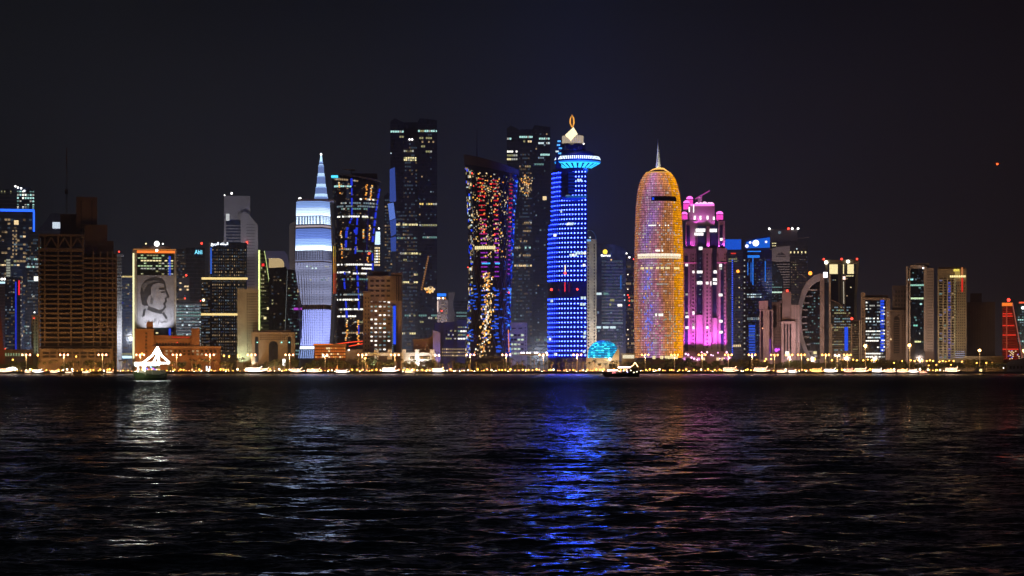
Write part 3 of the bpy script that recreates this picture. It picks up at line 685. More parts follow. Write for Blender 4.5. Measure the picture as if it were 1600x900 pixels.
t.block('tower_body', 586, 613, 378, B, 4, 30, DG); t.shape('tower_head', [(600, 380), (613, 380), (613, 303), (606, 300), (600, 306)], 6, 28, glass((.03, .03, .035)))
t.block('screen', 584, 594, 362, 382, 0, 3, emis((.55, .75, 1), 1.3)); t.light(586, 358, WL, 1.2, 0, 'roof_lamp'); t.light(592, 357, WL, 1.2, 0, 'roof_lamp')
t.grid(584, 594, 385, 416, 3, 7, lambda i, j: RND.choice([YEL, WHITE, WARM, WARM]), .7, .6, 3.4); office(t, 601, 613, 310, 440, 4, 26, [WARMD], 0, .06, None, .2, 3.6); t.slabs(600, 613, 310, 556, 40, DARKC, .12, .3, 4); t.done()

# ---- twin notched dark towers
def notched(label, x, D, y0, w, mir=False, rows=(), sx=1.0):
    t = T('notched_tower', label, 'tower', x+w/2, D)
    X = lambda v: x+v*w/73.
    Y = lambda v: y0+(v-186)
    gl = glass((.055, .055, .062), .2); g2 = glass((.028, .03, .04), .2)
    t.shape('tower_body', [(X(8), B), (X(43), B), (X(43), Y(216)), (X(8), Y(216))], 0, 30, gl)
    t.shape('tower_wing', [(X(43), B), (X(73), B), (X(73), Y(188)), (X(46), Y(185)), (X(43), Y(190))], -3, 32, g2)
    t.shape('tower_wing', [(X(0), Y(330)), (X(21), Y(330)), (X(21), Y(192)), (X(7), Y(185)), (X(0), Y(190))], -2, 30, g2)
    t.block('crown_bridge', X(21), X(43), Y(190), Y(200), 8, 24, g2); t.block('recess', X(21), X(43), Y(200), Y(216), 16, 28, DK)
    t.slabs(X(8), X(43), Y(220), 576, 58, wall((.10, .09, .09)), .22, .35); t.slabs(X(43), X(73), Y(194), 576, 64, wall((.05, .05, .05)), .22, .35, -3)
    t.piers([X(v) for v in (8.5, 14, 20, 26, 32, 38, 43)], .5, Y(218), 576, wall((.14, .13, .13)), .6); t.slabs(X(0), X(21), Y(194), Y(328), 24, wall((.06, .06, .06)), .22, .35, -2)
    for (yy, a, b_, m, pr) in rows:
        dp = -3.4 if a >= 43 else (-2.4 if b_ <= 22 and yy < 330 else -.4)
        n = max(2, int((b_-a)/3.2))
        for k in range(n):
            if RND.random() < pr:
                xa = X(a+(b_-a)*(k+.08)/n); xb = X(a+(b_-a)*(k+.9)/n); ym = Y(yy)
                t.pane(xa, xb, ym-1.5, ym+1.5, m if RND.random() < .8 else RND.choice([WHITED, YELD]), dp)
    t.grid(X(9), X(42), Y(222), 576, 10, 60, rows_rule(.015, [COOLD, WARMD], 0, [WARMX, COOLX, COOLX], .45), .8, .45, -.4)
    t.grid(X(44), X(72), Y(196), 576, 8, 64, rows_rule(.02, [COOLD, WARMD], 0, [COOLX], .08), .7, .4, -3.4)
    return t, X, Y
R1 = [(206, 0, 21, TEAL, 1), (205, 43, 73, TEAL, 1), (214, 14, 21, YELD, .8), (216, 45, 72, YELD, .7), (222, 45, 72, WARMD, .6), (228, 0, 20, YELD, .4), (229, 44, 72, YELD, .6), (236, 14, 40, YELD, .7), (237, 55, 72, YELD, .6), (247, 13, 41, YEL, 1), (250, 13, 41, YEL, 1),
      (319, 45, 73, emis((1, .7, .2), .8), .95), (351, 5, 43, YEL, .9), (352, 45, 73, YELD, .95), (372, 10, 43, TEALD, .6), (371, 50, 73, TEALD, .9), (396, 15, 43, YEL, .9), (397, 44, 48, YELD, 1), (406, 20, 26, YELD, 1), (429, 23, 43, WARM, .8), (441, 13, 43, YEL, .85), (452, 57, 70, WARM, .7), (493, 8, 43, TEALD, .5), (493, 44, 73, TEALD, .7), (497, 55, 73, WHITED, .6), (503, 46, 52, YELD, .8), (515, 44, 52, YELD, .7), (521, 10, 43, YEL, .6)]
t, X, Y = notched('tallest dark tower, its notched crown lit teal on both sides, left of centre', 610, 2900, 186, 73, rows=R1)
t.light(640, 218, WL, 1.2, -1, 'wall_lamp'); t.light(644, 218, WL, 1.2, -1, 'wall_lamp'); t.light(611, 240, COOL, .8, -4)
BG1 = emis((.08, .16, .75), .35); BG2 = emis((.15, .28, .9), .6)  # blue light on the tower's side put into the shards' emission
for (pts, m) in (([(609, 265), (617, 262), (619, 315), (609, 316)], BG1), ([(606, 319), (615, 317), (618, 341), (609, 345)], BG2), ([(609, 346), (619, 342), (619, 366), (611, 370)], BG1), ([(610, 372), (619, 370), (619, 393), (611, 393)], BG1)):
    t.shape('glowing_glass_shard', pts, -5, -3, m)
for k in range(16):
    y = 400+k*3.4; t.pane(668-k*.7, 670.6-k*.7, y, y+2.6, emis((.75, .33, .12), .28), -3.8)
for k in range(22): t.pane(*(lambda x, y: (x, x+2, y, y+3))(RND.uniform(662, 676), RND.uniform(448, 456)), RND.choice([AMBER, ORANGE, WARM]), -4)
t.done()
R2 = [(203, 14, 44, TEAL, .9), (206, 0, 12, TEAL, .8), (210, 20, 42, WARM, .7), (206, 50, 72, TEAL, .8), (213, 46, 72, COOL, .7), (226, 0, 18, WHITE, .9), (232, 0, 18, YELD, .9), (238, 0, 18, YEL, .7), (231, 56, 72, TEAL, .8), (236, 52, 66, COOLD, .7), (246, 46, 62, TEALD, .7), (249, 20, 40, WARMD, .7), (337, 15, 42, WARMD, .3), (350, 20, 40, WARMD, .4), (366, 12, 44, WARMD, .5), (376, 13, 40, TEAL, .7), (388, 20, 40, WARMD, .7), (404, 6, 42, WARM, .8), (520, 46, 72, TEALD, .6)]
t, X, Y = notched('dark notched tower with a teal crown directly behind and left of the blue dotted tower', 792, 3040, 197, 68, rows=R2)
for k in range(70):  # orange reflections in the glass put in as glowing panes
    x, y = X(RND.gauss(32, 6)), RND.gauss(289, 9); t.pane(x, x+1.6, y, y+2, RND.choice([AMBER, WARM, WARMD, ORANGE, WARMD]), -.6)
t.pane(848, 854, 307, 313, WARM, -4); t.done()

# ---- beige stepped apartments
t = T('apartment_tower', 'beige stepped apartment tower with punched lit windows and a blue vertical light', 'tower', 597, 2700)
BE = wall((.52, .40, .32)); 
t.block('wall', 567.5, 579, 458, B, -2, 22, wall((.50, .38, .22))); t.block('wall', 575, 619, 431, B, 0, 30, BE)
t.block('roof', 582, 607, 424, 431, 6, 26, wall((.34, .2, .16))); t.block('roof', 567, 580, 455, 458, -3, 20, wall((.3, .22, .16)))
rr = Round(t, [(428, 620, 8.5), (B, 620, 8.5)], 1, 20, dc=7); rr.body('round_bay', BE, True); rr.band('balcony_screen', 431, 470, wall((.12, .08, .07)), -60, 60, 8, .4)
t.piers([613, 617, 621, 625], .9, 431, 470, BE, 1.6); t.block('roof', 611.5, 629, 426, 429, -2, 14, wall((.36, .25, .2)))
t.grid(577, 611, 435, 466, 4, 4, lambda i, j: DK, .62, .4); t.grid(577, 611, 469, 556, 5, 13, lambda i, j: None if RND.random() < .05 else RND.choice([WHITE, WHITED, WHITE, COOLD, DK, TEALD]), .55, .36)
t.block('cornice', 577, 603, 472, 474.5, -1, 0, wall((.25, .12, .08))); t.grid(569, 578, 463, 556, 2, 15, lambda i, j: DK, .35, .4, -2.3)
t.strip('glass_shaft', 612.5, 619, 476, 560, glass((.01, .02, .06)), -2.4, 2); t.strip('neon_line', 614.5, 618.5, 478, 538, emis((.02, .08, 1), .85), -3.2)
for k in range(26):
    y = 479+k*3; t.pane(612.5, 614.3, y, y+1.5, COOLD, -2.7)
t.flood(575, 584, -60, (1, .65, .35), 14000, 573, 510, 90); t.flood(600, 584, -80, (1, .62, .45), 20000, 600, 500, 90); t.flood(625, 584, -60, (.9, .5, .75), 6000, 622, 500, 60); t.done()

# ---- white framed low building
t = T('framed_building', 'low white floodlit building of heavy beams and square piers above the palms', 'building', 622, 2640)
WB = wall((.78, .78, .76)); mb = MB()
t.bx(mb, 566, 630, 551, 556, 0, 8); t.bx(mb, 626, 680, 551, 556, 0, 8); t.bx(mb, 632, 680, 561, 566, .5, 8); t.bx(mb, 626, 641, 551, B, .3, 10); t.bx(mb, 640, 680, 571, B, .7, 10); mb.build('beam', WB, t.e)
for x in (588, 609, 631, 651.5, 675.5):
    mb = MB(); t.bx(mb, x-3.4, x+3.4, 546, 562 if x < 620 else B, -1.2, 3); mb.build('pier', WB, t.e)
t.block('wall', 566, 681, 557, B, 12, 16, wall((.14, .08, .05))); t.grid(642, 674, 557, 561, 10, 1, lambda i, j: RND.choice([ORANGE, WARMD, WARM]), .6, .7, 11.5)
for x in (585, 633, 655, 676): t.flood(x, 570, -12, (1, .99, .95), 16000 if x > 600 else 6000, x, 560, 120)
t.done()
t = T('restaurant_building', 'low terraced building glowing orange and red at the foot of the spired tower', 'building', 527, 2640)
OR = emis((1, .22, .03), .42)
t.block('wall', 491, 540, 540, B, 0, 16, wall((.2, .07, .03))); t.grid(492, 540, 542, 560, 14, 4, lambda i, j: RND.choice([OR, OR, emis((1, .4, .08), .6), WARM, OR]), .8, .6)
t.block('roof', 490, 541, 537, 541, -2, 18, wall((.30, .16, .08))); t.block('wall', 540, 568, 546, B, 4, 20, wall((.3, .26, .25)))
t.curve_strip('neon_line', [(522, 538, -1), (545, 535, -1), (567, 533, -1)], .5, emis((1, .06, .02), 1.3)); t.curve_strip('neon_line', [(545, 541, -1), (556, 539, -1), (567, 537, -1)], .5, emis((1, .06, .02), 1.3)); t.curve_strip('neon_line', [(490, 538.4, -2.4), (520, 538, -2.4)], .35, emis((1, .2, .03), 1.0))
t.light(545, 547, WL, 1.0, -1, 'wall_lamp'); t.done()

t = T('museum_building', 'low brown block ending in a tall leaning violet wall', 'building', 667, 2665)
t.shape('wall', [(646, B), (679, B), (679, 520), (672, 528), (646, 532)], 0, 24, wall((.34, .2, .17))); t.shape('leaning_wall', [(676, B), (688, B), (688, 521), (684, 518), (676, 516)], -4, 22, wall((.33, .30, .62)))
t.block('roof', 645, 678, 530, 533, -1, 24, wall((.3, .2, .16))); t.grid(650, 672, 536, 556, 7, 3, lambda i, j: RND.choice([DK, WARMD, None]), .4, .3)
t.flood(682, 575, -25, (.55, .5, 1), 15000, 682, 535, 70); t.flood(660, 582, -40, (1, .6, .35), 4200, 660, 545, 90); t.done()
t = T('office_tower', 'pinkish tower topped by a blue light box right of the tallest dark tower', 'tower', 690, 3000)
t.block('tower_body', 680, 701, 468, B, 0, 24, wall((.35, .24, .22))); t.block('lit_sign', 680, 697, 458.5, 462.5, -1, 18, emis((.02, .2, 1), 1.1)); t.grid(682, 697, 464, 468, 5, 1, lambda i, j: RND.choice([WL, ORANGE]), .7, .7, -.6)
t.strip('glow_strip', 683, 685, 470, 487, emis((1, .75, .65), .8)); t.light(690, 486, REDL, 1, -1); t.grid(686, 699, 470, 505, 4, 10, lambda i, j: RND.choice([WARMD, WARMX, None]), .6, .5); t.slabs(680, 701, 470, 556, 20, wall((.3, .25, .25)), .2, .4); t.flood(690, 540, -70, (1, .7, .6), 9000, 690, 490, 70); t.done()
t = T('sail_wall_building', 'grey concrete building with a tall concave curved fin wall', 'building', 707, 2950)
t.shape('curved_wall', [(699, B), (710, B), (710, 495)]+[(711.5-3.4*sin(pi*k/10.), 493-k*3.6) for k in range(11)]+[(700, 457), (700.5, 470), (699, 500)], 0, 14, wall((.42, .36, .38)))
t.block('wall', 702, 716, 496, B, 2, 22, wall((.14, .13, .15))); t.flood(705, 560, -110, (1, .85, .9), 17000, 705, 480, 40); t.done()
t = T('office_block', 'grey violet stepped blocks with white-lit office floors left of the glittering tower', 'building', 708, 2800)
GV = wall((.27, .25, .34)); mb = MB(); t.bx(mb, 679, 694, 504, B, 3, 26); t.bx(mb, 693, 715, 503, B, 0, 26); t.bx(mb, 714, 738, 500, B, -3, 26); mb.build('wall', GV, t.e)
t.grid(696, 713, 514, 532, 5, 3, lambda i, j: RND.choice([WHITED, YELD, DK, None]), .8, .4); t.grid(715, 735, 509, 532, 5, 4, lambda i, j: RND.choice([WHITE, WHITE, TEALD, WHITE, YELD]), .8, .45, -3.4); t.grid(690, 735, 543, 558, 14, 3, lambda i, j: WARMD if RND.random() < .9 else WARM, .6, .4, -3.4)
t.slabs(714, 738, 505, 540, 5, wall((.35, .32, .42)), .3, .5, -3); t.flood(700, 582, -60, (.85, .75, 1), 14000, 705, 525, 90); t.done()
t = T('office_block', 'dark distant block with two teal-lit floors left of the glittering tower', 'building', 722, 3100)
t.block('tower_body', 706, 742, 470, B, 0, 30, glass((.02, .025, .045))); t.grid(713, 734, 486, 496, 7, 2, lambda i, j: TEALD, .9, .5); t.slabs(706, 742, 474, 556, 18, DARKC, .15, .4); t.light(727, 466, COOLD, .8, 2, 'roof_lamp'); t.done()
# ---- glittering slanted-roof waisted tower
t = T('waisted_tower', 'round waisted glass tower with slanted roof, full of orange, red and violet glints', 'tower', 767, 2680)
prof = [(240, 768, 43), (262, 768, 41.5), (300, 768, 39.5), (350, 767.5, 36.5), (400, 767, 34.5), (440, 765.5, 33.5), (480, 764, 33.5), (520, 763, 34.5), (556, 762.5, 36), (B, 762.5, 36.5)]
def slant(x, y): return y if y > 300 else y+(300-y)/60.*(.28*(x-724))
r = Round(t, prof, .9, 48, topfn=slant)
r.body('tower_body', glass((.014, .014, .018), .1), True, pys=[240, 250, 262, 280, 300, 325, 350, 375, 400, 420, 440, 460, 480, 500, 520, 540, 556, B])
mb = MB(); r.ring(mb, 238, 254, -95, 95, 30, .9); mb.build('roof_rim', wall((.09, .065, .06), .6), t.e)
mb = MB()
for sgn in (-1, 1):
    for k in range(-13, 14):
        q_ = [r.pt(k*14+sgn*(y-262)*.42, y, .35) for y in range(262, 560, 12) if abs(k*14+sgn*(y-262)*.42) < 96]
        if len(q_) > 2: mb.tube(q_, .32, 3)
mb.build('diagonal_lattice', wall((.10, .10, .11), .5, .1), t.e)
for cen, wid, y0, y1 in ((-25, 20, 275, 380), (8, 14, 275, 400), (48, 13, 278, 420)):
    n = int((y1+155-y0)/7.4)
    for k in range(n):
        y = y0+k*7.4; f = (y-275)/120.
        col = (1, .02, .03) if f < .5 else ((.75, .03, .25) if f < .75 else ((.45, .04, .7) if f < 1.3 else (.03, .12, .95)))
        drift = 12*(y-275)/200.
        if 432 < y < 447: continue
        if y > 480 and RND.random() < .35: continue
        a = cen+drift
        w_ = wid*RND.uniform(.7, 1)
        r.pane(a, w_, y, y+2, emis(col, .55 if f < 1.3 else .8), .6)
for k in range(330):
    a, y = RND.gauss(-5, 32), RND.uniform(262, 400)
    if abs(a) < 80: r.pane(a, RND.uniform(1.6, 4), y, y+RND.uniform(1, 2.8), RND.choice([AMBER, WARM, YELD, WARMD, ORANGE, WHITED, REDL if RND.random() < .1 else WARMD]), .7)
for k in range(260):
    y = RND.uniform(425, 556); a = -8+14*sin((y-430)/28.)*.4+RND.gauss(0, 7+ (y-425)*.02)
    r.pane(a, RND.uniform(1.8, 4.2), y, y+RND.uniform(1.2, 3.4), RND.choice([AMBER, AMBER, WARM, ORANGE, WARMD, WARMD, WHITE]), .7)
for k in range(120):
    y = RND.uniform(258, 552); a = RND.uniform(-78, -52)
    r.pane(a, RND.uniform(4, 9), y, y+RND.uniform(1.5, 5), RND.choice([WARM, WHITED, COOL, BLUE, WHITED, YELD, WARMD, BLUE]), .7)
for k in range(90):
    y = RND.uniform(440, 556); a = RND.choice([RND.uniform(-75, -35), RND.uniform(8, 75)])
    r.pane(a, RND.uniform(5, 12), y, y+1.8, emis((.02, .13, 1), .6), .7)
for k in range(110):
    y = RND.uniform(262, 556); r.pane(RND.uniform(64, 84), 10, y, y+RND.uniform(2, 4), RND.choice([BLUE, BLUE, emis((.1, .35, 1), 1.0), BLUED]), .7)
for a0, a1, y in ((-42, 14, 384), (-42, 14, 386)):
    for k in range(10): r.pane(a0+(a1-a0)*k/10., 5, y, y+3, YEL, .8)
for a, w_, y in ((-12, 22, 410), (18, 13, 410)): r.pane(a, w_, y, y+2.4, emis((.05, .45, 1), 1.1), .8)
t.light(731, 417, REDL, .8, 10); t.light(795, 457, REDL, 1.1, 4); t.light(731, 524, REDL, .8, 6)
t.curve_strip('glow_strip', [(794.5, 515, 12), (795.5, 550, 12)], .6, emis((1, .3, .1), .8)); 
mb = MB(); mb.tube([t.p(745, 245, 30), t.p(745, 218, 30), t.p(745.3, 196, 30)], [.9, .5, .2], 5); mb.build('mast', wall((.10, .07, .07)), t.e); t.done()
t = T('office_block', 'small pale block with rows of greenish lit windows between the glittering and blue towers', 'building', 809, 2720)
t.block('wall', 795, 823.5, 504, B, 0, 22, wall((.46, .46, .44))); t.grid(797, 819, 520, 556, 4, 5, lambda i, j: RND.choice([emis((.8, 1, .75), .6), emis((.8, 1, .75), .6), WHITED, DK]), .75, .4); t.grid(798, 818, 508, 518, 2, 1, lambda i, j: DK, .6, .2)
t.grid(819.5, 822, 510, 556, 1, 10, lambda i, j: DK, .5, .5); t.flood(808, 578, -45, (.9, .95, 1), 9000, 808, 530, 80); t.done()
t = T('entrance_canopy', 'long low canopy with a row of bright white lamps left of the blue dotted tower', 'canopy', 836, 2640)
t.block('roof', 812, 858, 552.5, 555, -6, 12, GREYW); mb = MB()
for x in (815, 829, 843, 856): t.bx(mb, x-.5, x+.5, 555, B, -4, -3.2)
mb.build('post', GREYW, t.e)
for x in (815, 818.5, 824, 828, 836, 839, 854): t.light(x, 551.5, emis((1, .85, .9), 3), 1.2, -4, 'lamp')
t.done()

# ---- blue dotted tower
t = T('dotted_tower', 'electric blue tower covered in white dots, with a glowing cyan disc near its top', 'tower', 893, 2700)
class Quarter(Round):
    """plan is a quarter round: flat on at its right edge, curving away to the left"""
    def pt(s, ang, py, out=0.0):      # ang 0 (right edge) .. 90 (left edge)
        a = radians(ang); c, h = s.cw(py); R = 2*h
        return s.t.p(c+h-(R+out/s.t.mx)*sin(a), py, (R*s.t.mx)*(1-cos(a))*.85-out*cos(a))
    def body(s, name, mat, smooth, pys):
        mb = MB(); rings = []
        for y in sorted(pys, reverse=True):
            rg = [s.pt(90*i/16, y) for i in range(17)]; b_ = rg[-1]; f_ = rg[0]
            rg += [tuple(s.t.p(s.cw(y)[0]-s.cw(y)[1]*.6, y, 62)), tuple(s.t.p(s.cw(y)[0]+s.cw(y)[1], y, 50))]
            rings.append(rg)
        mb.loft(rings); return mb.build(name, mat, s.t.e)
prof = [(222, 893.5, 23.5), (262, 890, 27), (300, 889.5, 27.5), (348, 889.3, 27.9), (349, 887, 30), (400, 886.5, 30.5), (556, 886.5, 30.5), (B, 886.5, 30.5)]
r = Quarter(t, prof)
r.body('tower_body', glass((.006, .010, .06), .2), False, [262, 300, 348, 349, 400, 440, 480, 520, 556, B])
def dotrow(y): return not (439 < y < 464)
LB = [emis((.0, .020, 1), .5), emis((.0, .010, .7), .17), emis((.0, .05, 1), 1.0)]  # LED wash between the dot rows put into emissive bands
ys = [268+k*7.35 for k in range(40)]
for y in ys:
    if not dotrow(y): continue
    if y < 309:
        r.band('glow_band', y+2.3, y+5.2, LB[1], 12, 24, 3, .4); r.band('glow_band', y+2.3, y+5.0, LB[0], 48, 90, 12, .4); r.band('glow_band', y-.5, y+5.0, LB[1], 0, 11, 3, .3)
    else:
        r.band('glow_band', y-2.2, y+5.0, LB[1], 0, 58, 14, .3); r.band('glow_band', y+2.8, y+4.8, LB[0], 52, 90, 20, .45); 
        r.band('glow_band', y+.4, y+2.4, LB[2], 68, 90, 8, .6)
DOT = emis((.055, .10, 1), 14); DOT2 = emis((.02, .05, 1), 13)
for y in ys:
    if not dotrow(y): continue
    for i in range(17):
        a = 2.6+i*5.15
        if y < 312 and 24 < a < 46: continue
        r.pane(a, 1.8, y-.6, y+1.5, DOT if i < 9 else DOT2, 1.0)
for x, y, w_ in ((10, 281, 8), (30, 306, 9), (4, 307, 6), (45, 329, 6), (22, 349, 14), (52, 366, 10), (3, 395, 16), (16, 398, 12), (4, 414, 6), (3, 465, 8), (4, 475, 8), (60, 469, 8), (3, 520, 7), (4, 526, 7), (66, 529, 10), (50, 553, 10), (4, 549, 6)):
    for k in range(max(1, int(w_/4))): r.pane(x+k*4, 3.4, y-1.5, y+2.5, RND.choice([COOL, WHITE, COOL]), 1.2)
r.band('sky_lobby', 440, 463, glass((.004, .006, .03)), 0, 90, 16, .5)
t.light(883, 427, REDL, 1.6, -1); t.block('lit_window', 882.2, 884, 414, 425, -2, -1, emis((1, .8, .5), 1.2)); t.block('lit_window', 881.8, 883.6, 441, 456, -2, -1, emis((1, .03, .05), .9)); t.light(861.5, 452, REDL, 1.5, 10); t.light(902, 452, REDL, 1.3, -1)
mb = MB(); t.pris(mb, [(877, 308), (912, 308), (917, 311), (900, 314), (880, 312)], -2.5, 20); mb.build('sky_garden', wall((.02, .08, .25)), t.e)
t.strip('glow_band', 884, 917, 305.5, 309, emis((.02, .2, .7), .35), -3)
mb = MB(); t.bx(mb, 888, 899, 268, 304, -2.4, -1.2); mb.build('recess', emis((.0, .012, .5), .10), t.e)  # proud box for the recess, given a faint glow to soften its contrast
for k in range(7): t.strip('glow_band', 888, 899, 270+k*5, 270.8+k*5, emis((.0, .05, .8), .55), -3.2)
# neck, disc, drum, crystal and flame
def disc(prof, c, n=40, dc=24):
    rr = Round(t, [(a, c, b_) for a, b_ in prof], 1, n, dc=dc); return rr
dk = disc([(222, 19), (234, 21)], 895); dk.body('neck', glass((.008, .01, .04)), True)
d1 = disc([(234, 22), (241, 33), (247, 36), (252, 35.5), (257, 27), (262, 17), (268, 15)], 902.5, dc=26); d1.body('disc', wall((.02, .06, .22), .4), True)
for k in range(34):
    a = -86+k*5.2; t.pname = 'lit_window'; d1.pane(a, 2.6, 242.5, 247.6, emis((.75, .88, 1), 2.0), .6)
d1.band('glow_band', 252.5, 260.5, emis((.03, .55, 1), 1.5), -88, 88, 40, .8); d1.band('glow_band', 250.3, 252.3, emis((.02, .25, 1), 1.0), -90, 90, 40, .6)
mb = MB()
for k in range(9): 
    a = -64+k*16; mb.quad(d1.pt(a-1.5, 261, 1.3), d1.pt(a+1.5, 261, 1.3), d1.pt(a+3, 254, 1.3), d1.pt(a-3, 254, 1.3))
mb.build('disc_ribs', wall((.01, .04, .12)), t.e)
d1.band('glow_band', 262, 267.5, emis((.01, .15, .9), .5), -80, 80, 20, .5)
d3 = disc([(208, 16.5), (224.5, 16.5)], 895, 24); d3.body('drum', wall((.5, .45, .4)), True)
for k in range(16): d3.band('glow_strip', 209.5, 223.5, emis((1, .80, .58), .42), -84+k*10.6, -84+k*10.6+8.6, 2, .4)
t.light(912, 224, WL, .9, 6, 'roof_lamp')
mb = MB(); cr = [(883, 209), (896, 196.5), (903, 208), (892, 222)]
o_ = [t.p(x, y, 14) for x, y in cr]; fr = t.p(893, 208, 3); bk = t.p(893, 208, 26); n0 = len(mb.v); mb.v += o_+[fr, bk]
for i in range(4): mb.f += [(i, (i+1) % 4, 4), ((i+1) % 4, i, 5)]; mb.m += [0, 0]
mb.build('crystal', emis((1, .80, .45), 1.5), t.e)
mb = MB()
fl = [(893.6, 197), (890.8, 190), (891.2, 184), (893.5, 177), (896.2, 183), (896.8, 190), (894.6, 197)]
mb.tube([t.p(x, y, 14) for x, y in fl], [.5, .9, .9, .35, .9, 1.0, .5], 6); mb.build('flame_ring', emis((1, .42, .06), 1.0), t.e)
for k, (x, y) in enumerate(((873, 218), (872, 224), (875, 229), (870, 234), (874, 237))): t.block('lit_window', x-2, x+3, y, y+2.4, 10, 12, RND.choice([COOL, emis((.1, .45, 1), 1.1)]))
mb = MB(); t.pris(mb, [(868, 262), (877, 262), (877, 216), (872, 218), (869, 236)], 11, 40); mb.build('stair_shaft', glass((.01, .02, .08)), t.e)
t.pname = 'light_dot'
for y_, dp_ in ((255, -30), (330, -30), (420, -30), (510, -30)): lamp('POINT', t.w(912, y_, dp_), (.01, .08, 1), 90000)  # unseen blue points added before the facade to raise its halo
t.done()

# ---- cream pillar and hotel
t = T('hotel_tower', 'dark louvred hotel tower with a sloping roof and a yellow roundel sign', 'tower', 955, 2900)
t.shape('tower_body', [(930, B), (978, B), (978, 391), (970, 385), (950, 381), (932, 380)], 0, 34, glass((.05, .07, .13)))
t.slabs(940, 973, 408, 540, 26, wall((.22, .24, .32)), .42, .6); mb = MB(); mb.tube([t.p(945.5, 393.5, -1.6), t.p(945.5, 393.5, -.3)], 2.9, 16); mb.build('round_logo', emis((1, .62, .05), 1.6), t.e)
t.text('lettering', 'Marriott', 939, 401, 3.6, emis((1, 1, .95), 2.2), -1.2, 15)
for x, y, w_, m in ((932, 459, 8, COOL), (943, 459, 8, TEALD), (932, 511.5, 7, COOL), (942, 511.5, 9, COOL), (953, 511.5, 9, COOL), (953, 469, 7, YELD), (952, 476, 3, YELD), (965, 477, 7, WHITE), (933, 488, 3, COOLD), (934, 517, 3, COOLD)): t.pane(x, x+w_, y-1.8, y+1.8, m, -.9)
office(t, 940, 973, 405, 545, 10, 26, [COOLD], .01, .04, [COOLX], .2, -.8); t.strip('neon_line', 969, 971, 430, 452, emis((.03, .25, 1), .35), -1); t.light(955, 406, emis((1, .6, .2), 1.2), .9, -1); t.light(979, 396, WL, 1.0, 0); t.light(983.5, 402, WL, 1.2, 0)
t.light(975, 445, COOLD, .8, -1, 'wall_lamp'); t.light(975.5, 461, COOL, .9, -1, 'wall_lamp'); t.light(976, 469, COOL, .9, -1, 'wall_lamp'); t.done()
t = T('office_tower', 'slim cream tower with a curved open crown right of the blue dotted tower', 'tower', 924, 2860)
t.block('side_wall', 916, 932, 374, B, 0, 28, wall((.58, .54, .44))); t.grid(917, 931, 380, 548, 3, 34, lambda i, j: DK if i != 1 else None, .4, .5)
t.curve_strip('crown_arch', [(914, 365, 0), (920, 359, 0), (926, 361, 0), (931, 368, 0), (932, 375, 0)], .7, wall((.1, .2, .45))); t.light(922, 371, COOL, 1.0, -1, 'wall_lamp'); t.strip('glow_band', 917, 923, 374, 377, emis((.2, .5, 1), .8))
t.flood(924, 560, -45, (1, .95, .7), 22000, 924, 470, 60); t.flood(924, 420, -40, (1, .95, .75), 6000, 924, 395, 60); t.done()
t = T('office_tower', 'dark narrow tower dotted with red lights between the hotel and the orange tower', 'tower', 984, 3050)
t.block('tower_body', 976, 996, 397, B, 0, 26, glass((.02, .02, .035))); office(t, 977, 995, 400, 560, 6, 24, [YELD, WARMD], .01, .06, [WARMX], .1); t.slabs(976, 996, 402, 556, 26, DARKC, .12, .3)
for x, y in ((981, 461), (983, 465), (983.5, 470), (983, 477), (990, 405)): t.light(x, y, REDL, .9, -1)
for x, y in ((981.5, 530), (981, 515), (981, 452), (981, 429)): t.light(x, y, emis((1, .8, .6), 2), .8, -1, 'wall_lamp')
t.done()
t = T('dome_building', 'cyan-lit ribbed dome on a cream floodlit base between the blue and orange towers', 'building', 943, 2650)
t.block('wall', 916, 956, 559, B, 0, 22, wall((.6, .52, .4))); t.shape('entrance_wall', [(956, B), (967.5, B), (967.5, 548), (965, 545), (956, 560)], -1, 18, wall((.65, .52, .36)))
r = Round(t, [(531.5, 943, 1.5), (533, 943, 10), (537, 943, 17.5), (543, 943, 22), (550, 943, 24), (561, 943, 24.5)], 1, 40, dc=22); r.body('dome', wall((.02, .2, .3), .4), True)
for k in range(10):
    y = 532.5+k*2.8; 
    for q in range(14): r.band('glow_band', y, y+1.9-.02*q, emis(*RND.choice([((.01, .45, .8), 1.0), ((.02, .6, .95), 1.3), ((.06, .8, 1), 1.7), ((.01, .35, .8), .8)])), -88+q*11.4, -88+q*11.4+10.6, 3, .35)
t.flood(936, 572, -16, (1, .85, .6), 7000, 936, 562, 120); t.flood(961, 572, -14, (1, .78, .45), 8000, 961, 556, 100); t.light(953, 561, emis((.8, .95, 1), 3), 1.6, -3, 'wall_lamp'); t.done()
t = T('office_building', 'small flat building with a brightly lit cream frieze behind the moored wooden dhow', 'building', 982, 2645)
t.block('wall', 971, 992, 553, B, 0, 14, wall((.3, .25, .2))); t.strip('lit_panel', 973, 991, 554.5, 560, emis((1, .88, .6), .75)); t.block('roof', 970, 993, 552, 554, -1, 15, GREYW); t.done()

# ---- bullet tower
t = T('bullet_tower', 'orange-glowing bullet-shaped round tower with a needle spire', 'tower', 1029.5, 2660)
prof = [(261, 1028.5, 5), (263, 1028.5, 12), (266, 1028.5, 18), (271, 1028.5, 23), (278, 1028.5, 27), (288, 1028.6, 30.5), (300, 1028.8, 33), (320, 1029, 35.2), (350, 1029.2, 36.6), (390, 1029.5, 37.8), (430, 1029.5, 38.5), (500, 1029.5, 38.5), (560, 1029.5, 37.5), (B, 1029.5, 37.5)]
r = Round(t, prof, 1, 56)
allp = [261, 263, 266, 271, 278, 288, 300, 310, 320, 335, 350, 370, 390, 410, 430, 465, 500, 530, 560, B]
r.body('tower_body', wall((.20, .10, .045), .6, .3, .1), True, pys=allp)
